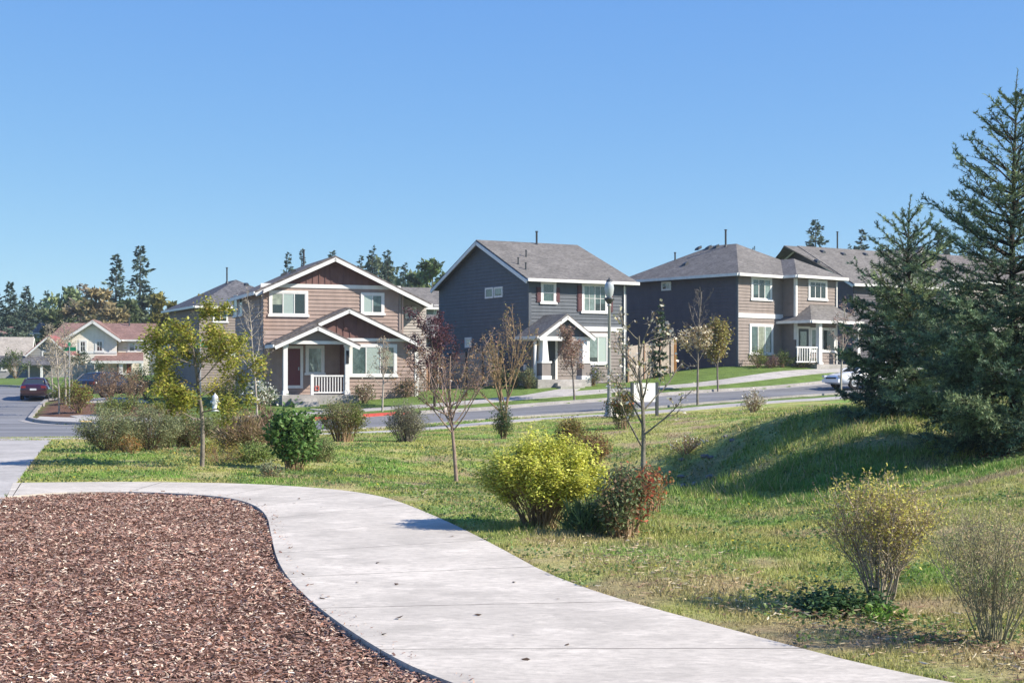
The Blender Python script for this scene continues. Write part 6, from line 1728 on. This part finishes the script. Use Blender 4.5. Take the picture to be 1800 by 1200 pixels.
garden('far_hedge', 'clipped dark hedge before the cream house', 146, 124.0, 2.2, 1.7, 131, DK, n=2200, size=.14, cat='hedge')
garden('far_shrub', 'green shrub before the grey cottage', 27, 140.0, 2.6, 1.4, 132, MID + DK, n=1600, size=.16)

# trees behind the houses -----------------------------------------------------------
FC = [(.075, .115, .085), (.105, .145, .10), (.058, .090, .075)]
def far_conifer(lab, u, Y, v_top, w_px, seed, cols=FC):
    z = place(u, Y)[2]; H_ = EYE - (v_top - HORIZON) / FPX * Y - z
    fir('fir_tree', lab, u, Y, H_, w_px * 1.6 / FPX * Y / 2, seed, cols, 'dark firs beyond the houses')
for k, (u, Y, vt, w, lab) in enumerate((
    (18, 205, 496, 52, 'tall dark fir at the far left behind the tan roofed cottage'), (46, 210, 503, 48, 'pointed dark fir beside the tall one at the far left'), (-4, 215, 512, 40, 'dark fir cut by the left edge of the picture'),
    (204, 225, 446, 62, 'open topped tall fir, left of the two tallest on the left'), (246, 220, 433, 66, 'tallest fir on the left, above the cream house roof'), (82, 235, 511, 44, 'dark fir between the pointed pair and the pale green tree'),
    (507, 190, 444, 44, 'fir rising behind the ridge of the brown house'), (531, 195, 437, 34, 'narrow fir beside the vent pipe of the brown house'), (584, 200, 440, 50, 'fir tip showing right over the brown house gable'),
    (634, 185, 447, 42, 'left fir of the clump right of the brown house gable'), (655, 190, 433, 46, 'highest fir of the clump right of the brown house gable'), (680, 186, 439, 52, 'broad fir in the clump right of the brown house gable'), (712, 184, 460, 40, 'low fir at the right end of that clump'),
    (1325, 230, 431, 22, 'small fir tip behind the hip roof'), (1434, 190, 386, 70, 'full fir standing behind the long grey roof'), (1515, 195, 403, 56, 'second fir over the long grey roof beside the vent pipe'), (1494, 200, 428, 30, 'small fir tip between the two firs over the long roof'), (1656, 180, 399, 74, 'fir seen between the two big spruces'))):
    far_conifer(lab, u, Y, vt, w, 200 + k)
OR = [(.36, .31, .15), (.42, .34, .18), (.32, .26, .14)]; PG = [(.22, .28, .14), (.28, .34, .16), (.18, .23, .12)]; TW = [(.30, .26, .19), (.25, .22, .17)]
leafy('poplar_tree', 'pale green feathery tree right of the far left firs', 112, 215, 492, 56, 301, PG, size=.8)
leafy('far_tree', 'thin crowned bare tree between the pale green tree and the golden ones', 150, 225, 493, 42, 302, TW, size=.6, dens=.6)
leafy('golden_tree', 'golden brown tree under the tall left firs', 178, 200, 508, 74, 303, OR, size=.7)
leafy('golden_tree', 'tawny low tree left of the golden brown one', 140, 205, 530, 70, 304, OR + TW, size=.7)
leafy('green_tree', 'low green tree at the right foot of the tall left firs', 222, 195, 530, 50, 305, [(.06, .09, .045), (.09, .12, .05)], size=.7)
leafy('green_tree', 'round green tree low between the firs and the golden trees', 92, 200, 548, 46, 306, [(.09, .12, .05), (.13, .15, .06)], size=.7)
leafy('golden_tree', 'yellowish tree beside the dark hip roof behind the maple', 286, 180, 512, 44, 307, [(.26, .24, .07), (.20, .19, .06)], size=.6)
leafy('birch_tree', 'light green airy tree above the low garage', 757, 175, 455, 62, 308, [(.12, .18, .06), (.17, .23, .08), (.10, .14, .06)], size=.55, dens=.9)
leafy('green_tree', 'dark green tree filling in behind the far left firs', 30, 240, 540, 90, 309, [(.05, .08, .05), (.07, .10, .06)], size=.9)
leafy('green_tree', 'green tree low behind the right shoulder of the brown house', 700, 170, 500, 70, 310, [(.06, .09, .05), (.09, .12, .06)], size=.7)

for k, (u, Y, vt, w, c_, lab) in enumerate((
    (598, 200, 462, 60, [(.10, .13, .07), (.14, .17, .08)], 'green tree just behind the right slope of the brown house roof'),
    (668, 205, 455, 90, [(.08, .11, .07), (.12, .15, .08)], 'broad green tree filling the clump right of the brown house gable'),
    (735, 180, 478, 46, [(.15, .20, .09), (.20, .25, .11)], 'pale green tree between the clump of firs and the airy birch'),
    (778, 190, 480, 40, [(.13, .18, .08), (.18, .23, .10)], 'light green tree close to the left edge of the slate house roof'),
    (62, 232, 545, 60, [(.12, .16, .08), (.16, .20, .10)], 'light green bushy tree between the far left firs'),
    (262, 215, 520, 60, [(.10, .13, .07), (.13, .16, .08)], 'dark green tree at the right foot of the tallest left fir'),
    (196, 185, 545, 70, OR, 'willowy golden tree right behind the cream house gable'))):
    leafy('far_tree', lab, u, Y, vt, w, 330 + k, c_, size=.6, dens=1.1)

# loose grey stones where the bank has slipped
rs = np.random.RandomState(77)
for k in range(11):
    u_ = 1195 + rs.rand() * 100; Y_ = 28.2 + rs.rand() * 2.6
    x, y, z = at(u_, Y_); m = MB(); r_ = .03 + .05 * rs.rand()
    ph = np.linspace(0, np.pi, 6); th_ = np.linspace(0, 2 * np.pi, 9, endpoint=False)
    jit = 1 + rs.normal(size=(6, 9)) * .16; jit[0] = jit[0, 0]; jit[-1] = jit[-1, 0]
    V = np.stack([r_ * 1.3 * np.sin(ph)[:, None] * np.cos(th_) * jit, r_ * np.sin(ph)[:, None] * np.sin(th_) * jit, r_ * .7 * np.cos(ph)[:, None] * jit + 0 * th_], -1).reshape(-1, 3)
    q_ = [(a * 9 + b, a * 9 + (b + 1) % 9, (a + 1) * 9 + (b + 1) % 9, (a + 1) * 9 + b) for a in range(5) for b in range(9)]
    o = m.add(V, q_).build('rock', M['rockgrey'], loc=(x, y, z + r_ * .05)); o.rotation_euler = (0, 0, rs.rand() * 6)
    tag(o, 'small grey stone in the slipped patch of the bank right of the magnolia', 'rock', 'stones on the slipped bank')

# the lower growth that ties the row of shrubs together
ROW = 'low shrubs filling the row along the near pavement'
for k, (u, Y, H_, R_, c_, lab) in enumerate((
    (316, 40.5, .62, .72, [(.24, .29, .07), (.30, .33, .09)], 'low yellow green shrub behind the dark shrub at the maple trunk'),
    (372, 41.5, .66, .70, [(.27, .30, .08), (.20, .25, .07)], 'low yellow green shrub straight behind the maple trunk'),
    (430, 43.0, .70, .75, [(.22, .28, .07), (.29, .32, .09)], 'low yellow green shrub behind the dry tan grass'),
    (486, 44.5, .72, .70, [(.21, .26, .07), (.28, .30, .10)], 'low yellow green shrub behind the purple brown grass heads'),
    (302, 33.0, .56, .42, [(.22, .25, .10), (.28, .27, .12)], 'soft green shrub between the second grey green shrub and the dark one'),
    (562, 29.5, .42, .36, [(.20, .26, .09), (.26, .30, .12)], 'low green plant at the right side of the glossy green shrub'),
    (448, 28.5, .34, .50, [(.18, .26, .07), (.25, .30, .10)], 'low green plant in front of the dry tan grass'))):
    bush('low_shrub', lab, u, Y, H_, R_, 401 + k, stems=40, twigs=6, stem_r=.006, base_r=.25, group=ROW, leaves=[dict(n=3600, size=.042, cols=c_, spread=.06, inner=0, zmin=.05)])
# ------------------------------------------------------------------ the air
hz = MB().box(-720, 720, -80, 1520, -3.0, 34.0).build('haze')
m_, nt_h, p_ = _new('haze air')
nt_h.nodes.remove(p_)
pv = nt_h.nodes.new('ShaderNodeVolumePrincipled')
pv.inputs['Color'].default_value = (.86, .92, 1.0, 1); pv.inputs['Density'].default_value = 0.00026; pv.inputs['Anisotropy'].default_value = 0.3
nt_h.links.new(pv.outputs[0], nt_h.nodes['Material Output'].inputs['Volume'])
hz.data.materials.append(m_)
stuff(hz, 'thin pale spring haze between the camera and the far trees', 'haze')
